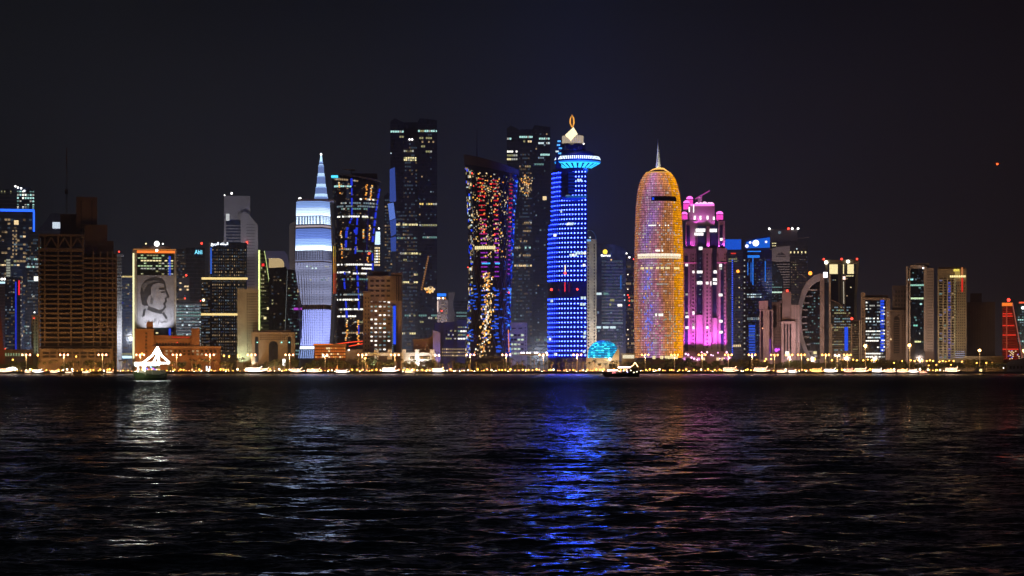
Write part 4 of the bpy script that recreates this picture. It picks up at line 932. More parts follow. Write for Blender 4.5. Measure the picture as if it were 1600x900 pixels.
# glow from behind the metal screen put into the cell colours: orange on the sides, bluish near the left centre
bul = {}
rb = random.Random(4)
mb = MB(); mats = []; ny = 80
cols = {}
for k in range(ny):
    y = 266+k*3.67
    for i in range(38):
        a = -87+i*4.7
        if 304 < y < 313 and -18 < a < 52: continue
        f = (a+88)/176.
        jit = .62+.68*rb.random()*(.7+.3*(k % 2))
        wb = max(0, 1-abs(a+24-7*sin(y/37.))/36.)**.9*(.6+.4*sin(y/23.+a/19.)**2)
        wo = max(0, min(1, (a-22)/46.)); wl = max(0, min(1, (-52-a)/26.)); wt = max(0, 1-(y-266)/40.); wd = max(0, min(1, (y-490)/40.))*.5
        c0 = np.array((.29, .105, .040)); c0 = c0*(1-wb)+np.array((.19, .11, .34))*wb
        c0 = c0*(1-wo)+np.array((.85, .30, .015))*wo; c0 = c0*(1-wl)+np.array((.42, .17, .07))*wl
        c0 = c0+np.array((.30, .10, .01))*wt+np.array((.26, .09, .01))*wd*(1-wb)
        if rb.random() < .10: c0 = c0*.5+np.array((.16, .15, .15))
        c0 = c0*jit; s_ = float(max(c0)); q_ = max(.08, round(s_*1.45*12)/12.); key = tuple(round(float(v)/s_*8)/8. for v in c0)
        m = emis(key, round(q_, 2))
        A, B_ = a-2.15, a+2.15
        if m not in mats: mats.append(m)
        mb.quad(r.pt(A, y+3.1, .35), r.pt(B_, y+3.1, .35), r.pt(B_, y, .35), r.pt(A, y, .35), mats.index(m))
mb.build('lit_screen', mats, t.e)
for k in range(150):
    a = rb.uniform(-60, 60); y = rb.uniform(320, 555); y = 266+round((y-266)/7.34)*7.34
    r.pane(a, 1.7, y+.6, y+2.4, rb.choice([WARM, WHITED, emis((.8, .6, .9), .8), YELD, AMBER]), .7)
t.pname = 'lit_window'
for (y, h, a0, a1, m, p) in ((396, 4, -58, 62, emis((1, .88, .68), 1.1), 1), (400.5, 3, -58, 62, emis((1, .85, .55), .8), 1), (417, 3.4, -50, 60, YEL, .75), (351, 2, -25, 30, WHITE, .8), (364, 2, -60, 60, WHITED, .35), (443, 2.2, -20, 25, WHITED, .6), (390, 3, -8, 12, WHITE, .7), (358, 4, 10, 25, WHITED, .6), (490, 4, -8, 12, WHITE, .9), (556, 5, -15, 50, YEL, .7), (411, 2, -10, 30, WHITED, .5)):
    n = int((a1-a0)/3.6)
    for k in range(n):
        if RND.random() < p: r.pane(a0+(k+.5)*3.6, 3.1, y, y+h, m, 1.0)
for k in range(60):
    r.pane(RND.choice([RND.uniform(-32, -22), RND.uniform(-40, -15)]), 2.2, *(lambda y: (y, y+3))(RND.uniform(420, 555)), emis((.12, .2, 1), .9), .9)
for k in range(40): r.pane(RND.uniform(-10, 45), 3, *(lambda y: (y, y+2.4))(RND.uniform(488, 530)), emis((.6, .65, .5), .4), .9)
r.band('dark_slot', 307.5, 313.5, wall((.02, .02, .06)), -18, 52, 20, .7); r.pane(-14, 5, 308, 312, BLUE, 1.0)
mb = MB()
for k in range(38):
    a = -89.3+k*4.7; q_ = [r.pt(a, y, .9) for y in allp[3:]]; mb.tube(q_, .14, 3)
mb.build('screen_mullions', wall((.30, .15, .06), .5), t.e)
mb = MB()
cc = 1028.6
mb.tube([t.p(cc, 265, 27), t.p(cc, 260, 27), t.p(cc, 250, 27), t.p(cc-.3, 230, 27), t.p(cc-.5, 213, 27)], [6.0, 3.6, 2.4, 1.3, .3], 10); mb.build('spire', wall((.75, .75, .68), .5), t.e, True)
mb = MB(); mb.tube([t.p(cc-17, 268, 22), t.p(cc-8, 262.5, 22), t.p(cc, 260.5, 22), t.p(cc+8, 261, 22), t.p(cc+17, 267, 22)], [.7, 1.0, 1.2, 1.0, .7], 6); mb.build('shell_collar', emis((1, .5, .12), 1.3), t.e)
for dx in (-14, 14): t.flood(cc+dx, 262, 4, (1, .98, .85), 9000, cc, 238, 80, 27)
r.band('glow_band', 266, 268, emis((1, .5, .1), .6), -80, 80, 20, .8); t.done()

# ---- magenta twin-crowned tower
t = T('domed_tower', 'magenta floodlit masonry tower crowned with little glowing pink domes', 'tower', 1101, 2720)
PK = wall((.5, .42, .44), .85, .12, .06); PKD = wall((.5, .32, .36), .85, .12, .06); MG = (1, .10, .75)
mb = MB(); t.bx(mb, 1068, 1088, 388, B, 0, 34); t.bx(mb, 1098, 1113, 388, B, -3, 34); t.bx(mb, 1120, 1136, 388, B, 0, 34); t.bx(mb, 1088, 1098, 492, B, -1, 34); t.bx(mb, 1113, 1120, 497, B, -1, 34)
t.bx(mb, 1071, 1090, 345, 388, 5, 30); t.bx(mb, 1122, 1133, 345, 388, 3, 30); t.bx(mb, 1076, 1117, 320, 352, 7, 30); t.bx(mb, 1104, 1109, 352, 388, 2, 8); mb.build('wall', PK, t.e)
t.block('glass_bay', 1088, 1098, 388, 492, 1.5, 30, DGB); t.block('glass_bay', 1113, 1120, 388, 497, 1.5, 30, DGB); t.block('glass_bay', 1086, 1123, 352, 388, 5, 30, DGB)
for x in (1070, 1126, 1128.5): t.block('window_slot', x, x+5, 400 if x < 1080 else 408, 553, -.5, .2, DGB) if x != 1128.5 else None
for x, dp in ((1086.2, -.5), (1099.2, -3.5), (1111.6, -3.5), (1121.2, -.5), (1079.2, -.5), (1134.6, -.5)): t.block('window_slot', x, x+1.0, 396, 546, dp-.1, dp+.3, DK)
t.block('window_slot', 1073, 1078, 352, 384, 4.5, 5.2, DGB); t.block('window_slot', 1124.5, 1129, 352, 386, 2.5, 3.2, DGB)
t.grid(1081, 1085, 395, 545, 1, 26, lambda i, j: DK if j != 20 else None, .65, .45, -.3); t.grid(1103, 1107, 395, 545, 1, 26, lambda i, j: DK, .6, .5, -3.3); t.grid(1108.5, 1111, 420, 520, 1, 18, lambda i, j: DK, .6, .4, -3.3)
t.grid(1131, 1134, 395, 545, 1, 26, lambda i, j: DK, .6, .45, -.3)
for x0, x1, y, h in ((1071, 1075, 414, 4), (1071, 1075, 460, 3), (1071, 1075, 489, 3), (1071, 1076, 495, 3.5), (1071, 1076, 512, 4), (1082, 1085, 425, 4), (1082, 1085, 489, 5), (1082, 1085, 507, 3), (1082, 1085, 512, 4), (1089, 1097.5, 425, 4), (1089, 1097.5, 442, 4.5), (1091, 1096, 507, 3), (1091, 1096, 512, 4), (1115, 1120, 425, 4.5), (1114, 1120, 437, 4.5), (1114, 1120, 443, 3.5), (1103, 1107, 442.5, 4), (1110, 1111.5, 443, 7), (1124, 1128, 415, 5), (1124, 1128, 420, 3), (1123, 1129, 461, 4), (1124, 1129, 502, 4), (1124, 1129, 519, 4), (1103, 1107, 512, 4), (1115.5, 1116.5, 513, 3), (1092, 1097.5, 388, 5), (1087, 1102, 359.5, 5), (1085, 1099, 365.5, 4.5), (1109, 1120, 360, 5), (1125, 1129, 374, 4), (1089.5, 1097, 548, 3), (1076, 1078, 327, 8), (1083, 1084.5, 326, 12), (1084, 1087, 340, 6), (1093, 1096, 340, 6), (1104, 1107, 340, 6), (1114, 1117, 341, 5)):
    t.pane(x0, x1, y-h/2., y+h/2., emis((1, .93, .88), 1.4) if h > 3 else WHITED, -3.6 if 1098 <= x0 < 1113 and y > 388 else (-.9 if y > 388 else 1.5))
for k in range(14): t.pane(1092+RND.random()*3, 1093+RND.random()*3, 396+k*7, 397.5+k*7, COOLD, 1.2)
def dome(x, y, w_, dep, h=8):
    rr = Round(t, [(y, x, w_), (y+h, x, w_)], 1, 12, dc=dep); rr.body('turret', wall((.7, .3, .55)), True)
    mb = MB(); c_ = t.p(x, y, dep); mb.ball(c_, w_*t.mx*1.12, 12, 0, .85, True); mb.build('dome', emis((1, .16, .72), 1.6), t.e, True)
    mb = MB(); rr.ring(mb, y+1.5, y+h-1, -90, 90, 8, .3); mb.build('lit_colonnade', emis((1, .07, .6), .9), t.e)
dome(1077.5, 309, 4.8, 18, 11); dome(1072.5, 316, 4.6, 12, 11); dome(1069.5, 334, 4.4, 8, 9); dome(1124.5, 334, 5, 8, 10)
for x in (1089, 1095, 1101, 1108, 1112):
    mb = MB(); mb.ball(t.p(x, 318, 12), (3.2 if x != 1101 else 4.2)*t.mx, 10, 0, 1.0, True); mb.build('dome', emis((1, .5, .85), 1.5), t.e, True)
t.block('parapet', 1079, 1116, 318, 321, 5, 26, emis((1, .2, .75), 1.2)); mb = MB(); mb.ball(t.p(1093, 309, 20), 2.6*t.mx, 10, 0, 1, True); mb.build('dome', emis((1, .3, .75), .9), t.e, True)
t.block('turret', 1090, 1096, 308, 320, 16, 24, PK)
mb = MB(); mb.tube([t.p(1086, 309, 20), t.p(1109, 296, 20)], [.8, .7], 5); mb.tube([t.p(1096, 304, 20), t.p(1096, 312, 20)], .7, 5); mb.build('roof_crane', emis((.75, .10, .55), .45), t.e)
t.strip('neon_line', 1068, 1088, 410.3, 411.3, emis((1, .12, .5), .6), -.7); t.strip('neon_line', 1120, 1136, 410.3, 411.3, emis((1, .12, .5), .6), -.7)
t.block('podium', 1062, 1143, 556, B, -14, 4, wall((.6, .4, .45))); t.block('podium', 1070, 1134, 549, 556, -9, 2, PKD); t.grid(1066, 1140, 558, 564, 10, 1, lambda i, j: RND.choice([WARM, emis((1, .35, .8), .9), None]), .6, .7, -14.3)
for x, pw in ((1069.5, 9000), (1079, 12000), (1087, 7000), (1101, 12000), (1109, 12000), (1121, 7000), (1131, 11000), (1135, 7000)): t.flood(x, 547, -15, (1, .10, .95), pw*3, x, 515, 75)
for x in (1070, 1080, 1102, 1124, 1133): t.flood(x, 560, -60, (1, .30, .80), 30000, x, 440, 80)
for x, y in ((1073, 386), (1083, 386), (1107, 386), (1123, 387), (1131, 386), (1088, 350), (1096, 350), (1115, 352)): t.flood(x, y, -1 if x not in (1107,) else -2, (1, .12, .9), 3800, x, y-14, 100, 6)
for k in range(16): t.light(1064+k*5+RND.random()*3, RND.uniform(549, 562), emis((1, .35+.3*RND.random(), .8), 2.6), RND.uniform(.6, 1.3), -16, 'podium_lamp')
t.done()

# ---- blue crowned towers
t = T('office_tower', 'dark tower with a glowing blue roof and a vertical string of blue dots', 'tower', 1148, 2880)
t.shape('tower_body', [(1133, B), (1161, B), (1161, 376), (1133, 376)], 0, 32, DG); t.shape('crown', [(1131, 373), (1133, 390), (1158, 390), (1159, 375)], -1, 28, wall((.02, .05, .2))); t.strip('glow_band', 1132, 1158, 374, 390, emis((.01, .13, .95), .55), -1.6)
for k in range(44): t.quad4([t.p(1143.2, 408+k*3.4, -.6), t.p(1145.4, 408+k*3.4, -.6), t.p(1145.4, 406+k*3.4, -.6), t.p(1143.2, 406+k*3.4, -.6)], emis((.05, .12, 1), .9), 3)
t.light(1153, 424, emis((1, .28, .03), 2.5), 2.0, -2, 'wall_lamp'); t.grid(1138, 1152, 403, 410, 5, 2, rows_rule(.2, [YELD], .8), .8, .5); t.strip('neon_line', 1142, 1150, 395, 397, emis((1, .05, .03), .6))
t.grid(1153, 1157, 430, 530, 1, 13, lambda i, j: RND.choice([YELD, WARM, None]), .5, .3); t.grid(1135, 1160, 400, 545, 9, 30, rows_rule(.01, [WARMD], 0, [COOLX, WARMX], .15), .7, .4); t.grid(1144, 1158, 537, 543, 5, 1, lambda i, j: WARM, .7, .6); t.slabs(1133, 1161, 394, 556, 36, DARKC, .12, .3); t.done()
t = T('office_tower', 'blue-lit glass tower with a bright white round sign on its blue crown', 'tower', 1184, 2900)
t.block('tower_body', 1161, 1206, 390, B, 0, 34, glass((.02, .04, .12))); t.shape('crown', [(1160, 391), (1160, 377), (1178, 372), (1203, 369), (1203, 391)], -1, 30, wall((.02, .06, .2))); t.shape('glow_band', [(1166, 388), (1166, 378), (1180, 374), (1203, 371), (1203, 387)], -1.6, -1, emis((.01, .16, .95), .6))
mb = MB(); mb.tube([t.p(1181, 380, -3), t.p(1181, 380, -1.8)], 3.9, 18); mb.build('round_logo', emis((1, .93, .97), 2.0), t.e)
for x, y, rr_ in ((1167, 384.5, 2.2), (1172, 379, 1.6), (1177, 379.5, 1.3), (1197, 378, 1.5)): t.light(x, y, emis((.8, .75, 1), 1.6), rr_, -2.5, 'roof_lamp')
for y, x1 in ((392, 1189), (399, 1187), (401, 1187)): t.strip('neon_line', 1168, x1, y, y+1.6, emis((.02, .25, 1), .9), -1.2)
for x, w_, y0, y1 in ((1175.5, 1.8, 403, 445), (1173, 1, 410, 440), (1195, 1.5, 408, 440), (1168, 1.2, 410, 430)): t.strip('neon_line', x, x+w_, y0, y1, emis((.02, .22, 1), .65), -1)
t.grid(1161.5, 1165, 400, 556, 1, 36, lambda i, j: WHITED if j % 2 else None, .6, .5); t.grid(1167, 1190, 458, 466, 8, 2, lambda i, j: RND.choice([COOL, COOLD, WHITED]), .8, .5); t.grid(1167, 1200, 495, 501, 10, 1, lambda i, j: RND.choice([COOL, COOLD, WHITED]), .8, .6)
for k in range(12): t.pane(1170, 1180, 508+k*4.2, 510.8+k*4.2, emis((.03, .13, .95), .45 if k > 2 else .6), -.8)
t.grid(1166, 1204, 404, 552, 12, 34, rows_rule(.03, [BLUED, COOLD], .05, [emis((.02, .1, .8), .15), COOLX], .35), .75, .4); t.slabs(1161, 1206, 404, 556, 34, DARKC, .12, .3); t.done()
t = T('sail_tower', 'dark glass tower carrying a huge grey pointed shield-shaped panel at its top', 'tower', 1214, 2960)
t.block('tower_body', 1199, 1236, 404, B, 4, 34, glass((.03, .045, .07)))
sh = [(1188, 400), (1194, 394), (1203, 389), (1214, 386), (1234, 384.5), (1234, 409), (1214, 409), (1200, 407), (1191, 404)]
t.shape('shield_panel', sh[::-1], -2, 10, wall((.55, .48, .5), .8, .05)); mb = MB(); t.pris(mb, [(1212, 400), (1228, 400), (1228, 401.2), (1212, 401.2)], -2.2, -2); t.pris(mb, [(1214, 398.5), (1217, 395), (1219, 397), (1221, 394), (1224, 396), (1227, 398.5)], -2.2, -2); mb.build('round_logo', wall((.12, .1, .12)), t.e).name = 'emblem'
t.slabs(1222, 1234, 412, 452, 10, wall((.55, .48, .5)), .42, 1.5, 2, 3, slope=lambda y: (1212+12*min(1, (y-410)/25.) if y < 440 else 1224, 1234)); t.strip('neon_line', 1202.5, 1204, 412, 440, emis((.1, .1, .95), .4), 3)
t.grid(1204, 1222, 455, 458, 8, 1, lambda i, j: emis((.7, 1, .8), .8), .8, .8, 3.5); t.grid(1201, 1222, 412, 550, 8, 32, rows_rule(.03, [TEALD], .04, [COOLX], .2), .8, .4, 3.6); t.flood(1212, 470, -100, (1, .85, .9), 22000, 1212, 400, 50); t.done()
t = T('office_tower', 'dark tower with red and white rooftop lights and a slanting antenna boom', 'tower', 1233, 3150)
t.block('tower_body', 1202, 1262, 378, B, 0, 36, glass((.05, .055, .07))); t.block('roof_house', 1203, 1246, 358, 379, 4, 32, wall((.16, .15, .16)))
for x, m in ((1202, WL), (1232, REDL), (1238, WL), (1247, WL)): t.light(x, 357, m, 1.6, 3)
t.light(1218, 363, COOLD, 2, 3, 'roof_lamp'); t.curve_strip('boom', [(1235, 376, 2), (1250, 372, 2), (1264, 370.5, 2)], .45, wall((.3, .26, .26))); t.grid(1206, 1213, 378, 386, 3, 2, lambda i, j: YEL, .7, .4); t.grid(1234, 1260, 392, 396, 9, 1, lambda i, j: YEL if RND.random() < .8 else None, .7, .9)
t.light(1245, 389, COOL, .9, -1, 'wall_lamp'); t.grid(1235, 1248, 400, 470, 4, 18, rows_rule(.2, [YELD, WARMD], .05, [WARMX], .3), .6, .4); t.grid(1250, 1262, 400, 470, 4, 18, rows_rule(.02, [YELD], 0, [WARMX, COOLX], .2), .6, .4); t.slabs(1202, 1262, 384, 556, 42, DARKC, .12, .3); t.done()

# ---- low mauve buildings
t = T('arched_block', 'pale mauve block with tall arched recess and a small dark dome', 'building', 1198, 2700)
MV = wall((.50, .36, .40)); mb = MB(); t.bx(mb, 1187, 1208, 484, B, 0, 22); mb.build('wall', MV, t.e); t.block('wall_head', 1186, 1200, 470, 484, 1, 20, MV); mb = MB(); mb.ball(t.p(1197, 483, 10), 6.5*t.mx, 14, 0, 1.0, True); mb.build('dome', wall((.08, .04, .05)), t.e, True)
for x in (1190.5, 1204): 
    mb = MB(); t.pris(mb, arch(x, 3.6, 486, 562), -.5, 0); mb.build('arched_niche', glass((.04, .02, .05)), t.e)
t.strip('neon_line', 1202.6, 1204, 530, 562, emis((.35, .05, .8), .4), -1.2); t.light(1191.5, 513, emis((1, .4, .2), 1.5), .8, -1, 'wall_lamp'); t.flood(1197, 583, -40, (1, .66, .75), 14000, 1197, 520, 90); t.done()
t = T('arched_block', 'brownish mauve block with twin arched openings beside the small dark dome', 'building', 1217, 2720)
t.block('wall', 1206, 1232, 472, B, 2, 24, wall((.34, .23, .20))); t.block('side_wall', 1218, 1226, 470, 510, -.5, 2, MV)
for x, y in ((1211, 478), (1222, 473)):
    mb = MB(); t.pris(mb, arch(x, 5, y, y+34), -.9, -.4); mb.build('arched_niche', glass((.03, .02, .02)), t.e)
t.grid(1208, 1230, 512, 556, 7, 10, lambda i, j: DK if RND.random() < .7 else None, .5, .4, 1.6); t.light(1213, 547, emis((.6, .08, .9), 2), 2.0, -1, 'wall_lamp'); t.light(1217, 546, emis((.6, .08, .9), 1.6), 1.2, -1, 'wall_lamp'); t.flood(1218, 583, -40, (1, .6, .5), 8000, 1218, 520, 90); t.done()
t = T('arched_block', 'tall mauve block with narrow pilasters and a lit white doorway at its foot', 'building', 1235, 2690)
t.block('wall', 1221, 1243, 502, B, 0, 20, MV); t.block('wall_head', 1222, 1236, 455, 502, 6, 20, wall((.30, .22, .24))); t.block('side_wall', 1236, 1250, 476, B, 4, 20, MAUVE)
for x in (1226, 1230.5, 1235):
    mb = MB(); t.pris(mb, arch(x, 2.6, 506, 562), -.5, 0); mb.build('arched_niche', glass((.04, .03, .04)), t.e)
t.piers([1239, 1243, 1247.5], 1.2, 476, 562, MV, .6, 3.6); t.block('lit_window', 1227, 1233, 549, 556, -1.5, -1, WHITE); t.light(1230, 454, REDL, 1.4, 5); t.flood(1234, 583, -40, (1, .66, .65), 9500, 1234, 530, 90); t.done()

# ---- wheel building
t = T('wheel_building', 'building wrapped in a big pale curved arc with a dark glass face', 'building', 1272, 2720)
t.shape('tower_body', [(1262, B)]+[(1250+0*k, 500) for k in range(1)]+[(1252, 470), (1262, 445), (1282, 436), (1282, B)], 2, 30, glass((.02, .02, .03)))
arc = [(1283, 427), (1271, 431), (1261, 440), (1253, 454), (1248, 472), (1246, 492), (1246.5, 512), (1250, 532), (1256, 548), (1263, 560)]
inn = [(1268, 560), (1261, 545), (1256, 529), (1253, 511), (1252.5, 492), (1255, 474), (1260, 459), (1268, 447), (1276, 441), (1283, 439)]
mb = MB()
for i in range(9): t.pris(mb, [inn[8-i], arc[i+1], arc[i], inn[9-i]], -3, 6)
mb.build('arc_rim', wall((.46, .42, .50), .8, .1), t.e)
mb = MB()
for y, x0, x1 in ((452, 1264, 1277), (462, 1259, 1269), (472, 1256, 1264), (483, 1254, 1262), (494, 1253, 1261), (504, 1253, 1261), (514, 1254, 1262), (525, 1257, 1264), (537, 1260, 1266), (548, 1263, 1270)): t.bx(mb, x0, x1, y, y+2.2, -1, 2)
mb.build('floor_slabs', wall((.46, .42, .48)), t.e)
mb = MB(); t.bx(mb, 1281, 1288, 428, B, -4, 20); mb.build('side_wall', wall((.36, .27, .25)), t.e); t.block('glass_bay', 1288, 1295, 442, B, 0, 20, DG); t.block('side_wall', 1295, 1298, 428, B, -4, 20, wall((.46, .36, .26)))
t.block('lit_sign', 1286.5, 1293, 425.5, 434, -4.8, -3, emis((1, .97, 1), 2.0)); t.light(1266, 427, emis((1, .25, .03), 3), 2.3, -1, 'roof_lamp'); t.light(1246.5, 514, REDL, 1.3, -4)
for a, b_ in ((1246, 1251), (1247, 1253)): t.curve_strip('roof_arm', [(a+2, 442 if a > 1246 else 428, 0), (b_+2, 441.5 if a > 1246 else 429, 0), (b_+8, 440 if a > 1246 else 434, 0)], .35, wall((.4, .38, .4)))
t.grid(1258, 1281, 455, 552, 7, 22, rows_rule(.05, [TEALD, COOLD], .05, [COOLX, TEALD], .2), .7, .4, 1.6); t.pane(1271, 1276, 549, 553, YEL, 1.4); t.light(1254, 478, TEALD, 1.3, 0, 'wall_lamp')
t.flood(1268, 583, -50, (1, .75, .62), 11000, 1280, 500, 90); t.flood(1262, 583, -80, (.8, .75, 1), 9000, 1255, 450, 60); t.done()

# ---- flared yellow-crowned tower
t = T('flared_tower', 'beige flared-top tower with glowing yellow windows under its roof', 'tower', 1314, 2800)
YW = wall((.50, .42, .30)); mb = MB()
def pil(x, top, w_=3.5, lean=0): t.pris(mb, [(x-w_/2-lean*.0, B), (x+w_/2, B), (x+w_/2, 470), (x+w_/2+lean, top), (x-w_/2+lean, top), (x-w_/2, 470)], -3, 26)
pil(1292, 407, 3, -1); pil(1315.5, 410, 3.5); pil(1311, 412, 2.5); pil(1320, 412, 2.5); pil(1336.5, 408, 4, 3.5); mb.build('piers', YW, t.e)
t.block('tower_body', 1293, 1336, 428, B, 0, 24, DGB); t.block('roof', 1288, 1341, 406, 411, -3, 26, wall((.42, .35, .25)))
for a, b_ in ((1296, 1309), (1316.5, 1319), (1324, 1334)): t.block('lit_window', a, b_, 413, 428, 1, 2, emis((1, .82, .42), .95))
t.block('lit_window', 1317, 1321, 432, 437, -3.5, -3, emis((1, .7, .6), 1.5))
for x, m in ((1287, REDL), (1315, REDL), (1339, REDL)): t.light(x, 405, m, 1.3, -3)
t.light(1291, 410, emis((1, .95, .75), 2.6), 2.4, -4, 'roof_lamp'); t.light(1325, 409, emis((1, .95, .75), 2.6), 2.2, -4, 'roof_lamp')
t.grid(1297, 1310, 431, 500, 4, 16, rows_rule(.08, [YELD, COOLD], .05), .6, .35); t.grid(1322, 1334, 429, 500, 4, 16, rows_rule(.15, [YELD, YEL, WARMD], .08), .6, .35); t.curve_strip('glow_strip', [(1318, 440, -3.6), (1318.5, 475, -3.6)], .3, emis((1, .9, .7), .6))
t.flood(1315, 560, -70, (1, .85, .55), 26000, 1315, 430, 60); t.flood(1294, 570, -30, (1, .75, .4), 9000, 1294, 480, 70); t.done()
t = T('office_block', 'stepped glass block with curved dark roof and a blue lit strip, before the flared tower', 'building', 1322, 2700)
BF = wall((.30, .23, .18)); t.shape('tower_body', [(1298, B), (1346, B), (1346, 503), (1335, 500), (1322, 488), (1312, 474), (1298, 468)], 0, 26, glass((.03, .028, .025))); t.curve_strip('roof_edge', [(1298, 468, -.5), (1312, 474, -.5), (1322, 488, -.5), (1335, 500, -.5), (1346, 503, -.5)], .9, wall((.10, .07, .06)))
t.piers([1299, 1330.5, 1345], 2.2, 506, B, BF); t.piers([1343, 1346], 1.2, 500, B, wall((.6, .55, .5)), 1.5)
t.grid(1300, 1329, 478, 558, 9, 18, rows_rule(.1, [YELD, COOLD, TEALD], .5, [WARMX, COOLX], .3), .85, .45); t.strip('neon_line', 1319.5, 1325, 511, 548, emis((.02, .1, 1), .7), -1); t.light(1331, 498, REDL, 1.6, -1); t.grid(1332, 1343, 506, 556, 4, 12, rows_rule(.1, [YELD], .1, [WARMX], .3), .7, .4)
t.slabs(1298, 1344, 506, 556, 13, wall((.22, .18, .15)), .2, .4); t.flood(1322, 583, -50, (1, .65, .35), 9000, 1322, 525, 90); t.done()
t = T('office_block', 'beige framed office block with many white-lit floors and a bright blue strip', 'building', 1367, 2700)
BQ = wall((.34, .26, .22)); mb = MB(); t.bx(mb, 1345, 1352, 457, B, -1, 28); t.bx(mb, 1384, 1391, 466, B, -.5, 28); t.bx(mb, 1352, 1384, 465, 469, -1, 28); mb.build('wall', BQ, t.e); t.block('roof', 1352, 1388, 461, 466, 3, 24, wall((.2, .15, .14)))
t.block('tower_body', 1352, 1384, 468, B, 0, 26, glass((.012, .018, .035))); t.grid(1352.5, 1376, 470, 560, 8, 18, rows_rule(.25, [WHITE, WHITE, WHITED, COOL], .55, [COOLD, COOLX], .4), .85, .42)
for k in range(18): t.pane(1375.5, 1381.5, 468.5+k*4.55, 472+k*4.55, emis((.02, .09, 1), .75 if k not in (9, 10) else .4), -.4)
t.grid(1377, 1383, 478, 560, 2, 16, lambda i, j: RND.choice([WHITE, None, WHITED]), .8, .4, -.6); t.grid(1385.5, 1389, 486, 545, 1, 12, lambda i, j: RND.choice([WHITED, YELD, None]), .5, .35, -.9); t.grid(1346, 1350, 480, 556, 1, 15, lambda i, j: DK, .5, .4, -1.3)
t.flood(1367, 583, -45, (1, .7, .45), 7500, 1367, 520, 90); t.done()
t = T('apartment_tower', 'dull brown apartment tower with arched window columns left of the white-framed tower', 'tower', 1409, 2740)
BX = wall((.33, .23, .17)); t.block('wall', 1391, 1418, 484, B, 0, 26, BX); t.block('wall_head', 1394, 1418, 446, 484, 4, 26, wall((.24, .17, .14)))
mb = MB(); t.pris(mb, arch(1401, 9, 494, 552), -.5, 0); mb.build('arched_niche', wall((.05, .035, .03)), t.e); t.slabs(1397, 1405, 500, 552, 14, BX, .3, .8, dep=-.3); t.grid(1398, 1416, 452, 480, 4, 4, lambda i, j: DK, .5, .5, 3.6)
t.grid(1408, 1416, 492, 552, 2, 16, lambda i, j: DK, .45, .4); t.light(1392, 530, WARM, .9, -1, 'wall_lamp'); t.flood(1402, 583, -50, (1, .6, .3), 7500, 1402, 510, 90); t.flood(1414, 583, -40, (1, .5, .2), 4200, 1414, 520, 90); t.done()
t = T('office_tower', 'pale-framed tower with a tall dark blue glass face and a few teal-lit floors', 'tower', 1437, 2720)
PF = wall((.52, .43, .40)); mb = MB(); t.bx(mb, 1415.5, 1419, 416, B, -1, 26); t.bx(mb, 1420.5, 1422.5, 418, B, -1, 26); t.bx(mb, 1443.5, 1447.5, 416, 549, -2, 26); t.bx(mb, 1447.5, 1459, 419, 549, 0, 26); t.bx(mb, 1422, 1444, 414, 420, 2, 26); mb.build('wall', PF, t.e)
t.block('tower_body', 1418, 1445, 420, B, 1.5, 24, glass((.008, .014, .03))); t.block('roof', 1430, 1452, 411, 416, 4, 22, wall((.35, .28, .26)))
for y, a, b_, m in ((437, 1418, 1420, COOL), (436.5, 1422, 1427, emis((.4, 1, 1), 1)), (436.5, 1430, 1432, COOLD), (445.5, 1422, 1444, emis((.5, 1, .8), .55)), (449.5, 1435, 1439, TEALD), (466.2, 1423, 1443, emis((.75, 1, .6), .9)), (475, 1437, 1441, TEAL), (508.5, 1427, 1434, emis((.3, .9, .7), .7)), (500, 1430, 1433, TEALD), (496, 1428, 1432, TEALD), (533.8, 1429, 1439, emis((1, 1, .45), .95)), (521, 1436, 1438, WHITED)):
    n = max(1, int((b_-a)/2.4))
    for k in range(n): t.pane(a+(b_-a)*(k+.06)/n, a+(b_-a)*(k+.94)/n, y-1.3, y+1.3, m, .9)
t.grid(1423, 1443, 424, 545, 8, 28, rows_rule(.02, [TEALD], 0, [COOLX], .15), .8, .4, 1.1); t.slabs(1449, 1458, 424, 546, 28, wall((.3, .24, .22)), .35, .4); t.light(1442.5, 419, WL, 1.0, -2, 'roof_lamp')
t.block('podium', 1440, 1460, 549, B, 2, 24, wall((.28, .2, .18))); t.flood(1437, 583, -60, (1, .7, .55), 15000, 1440, 500, 90); t.done()
t = T('apartment_tower', 'beige balconied apartment tower with a yellow-lit top corner and red light strip', 'tower', 1487, 2700)
BY = wall((.48, .40, .28)); t.block('wall', 1465, 1510, 420, B, 0, 28, BY); t.block('roof', 1466, 1508, 417.5, 421, 2, 26, wall((.35, .27, .2)))
t.slabs(1465, 1492, 436, 560, 30, wall((.58, .50, .36)), .3, 1.6); t.piers([1466, 1474, 1480.5, 1486, 1491], 1.6, 430, 562, wall((.58, .50, .36)), 1.8)
t.grid(1467, 1491, 436, 560, 4, 30, lambda i, j: glass((.02, .02, .02)) if RND.random() < .8 else RND.choice([WARMD, TEALD, emis((.5, .5, .9), .2)]), .75, .62, -.3)
for k in range(26): t.pane(1481.5, 1485.5, 440+k*4.7, 443+k*4.7, emis((.03, .1, 1), .5 if k in (0, 1, 2, 3, 5, 6, 8, 9, 19, 20, 22) else .15), -.6)
t.block('lit_panel', 1490, 1499, 420.5, 424, -.9, 0, emis((1, .8, .12), .8)); t.grid(1484, 1509, 430, 434, 9, 1, lambda i, j: emis((1, .8, .35), 1.2), .75, .8, -1.9); t.block('lit_panel', 1492, 1500, 424, 430, -.9, 0, emis((.9, .62, .15), .35))
t.strip('neon_line', 1502, 1504.5, 418, 432, emis((1, .35, .12), .45), -1); t.strip('neon_line', 1502.3, 1504.5, 434, 456, emis((1, .03, .02), .65), -1)
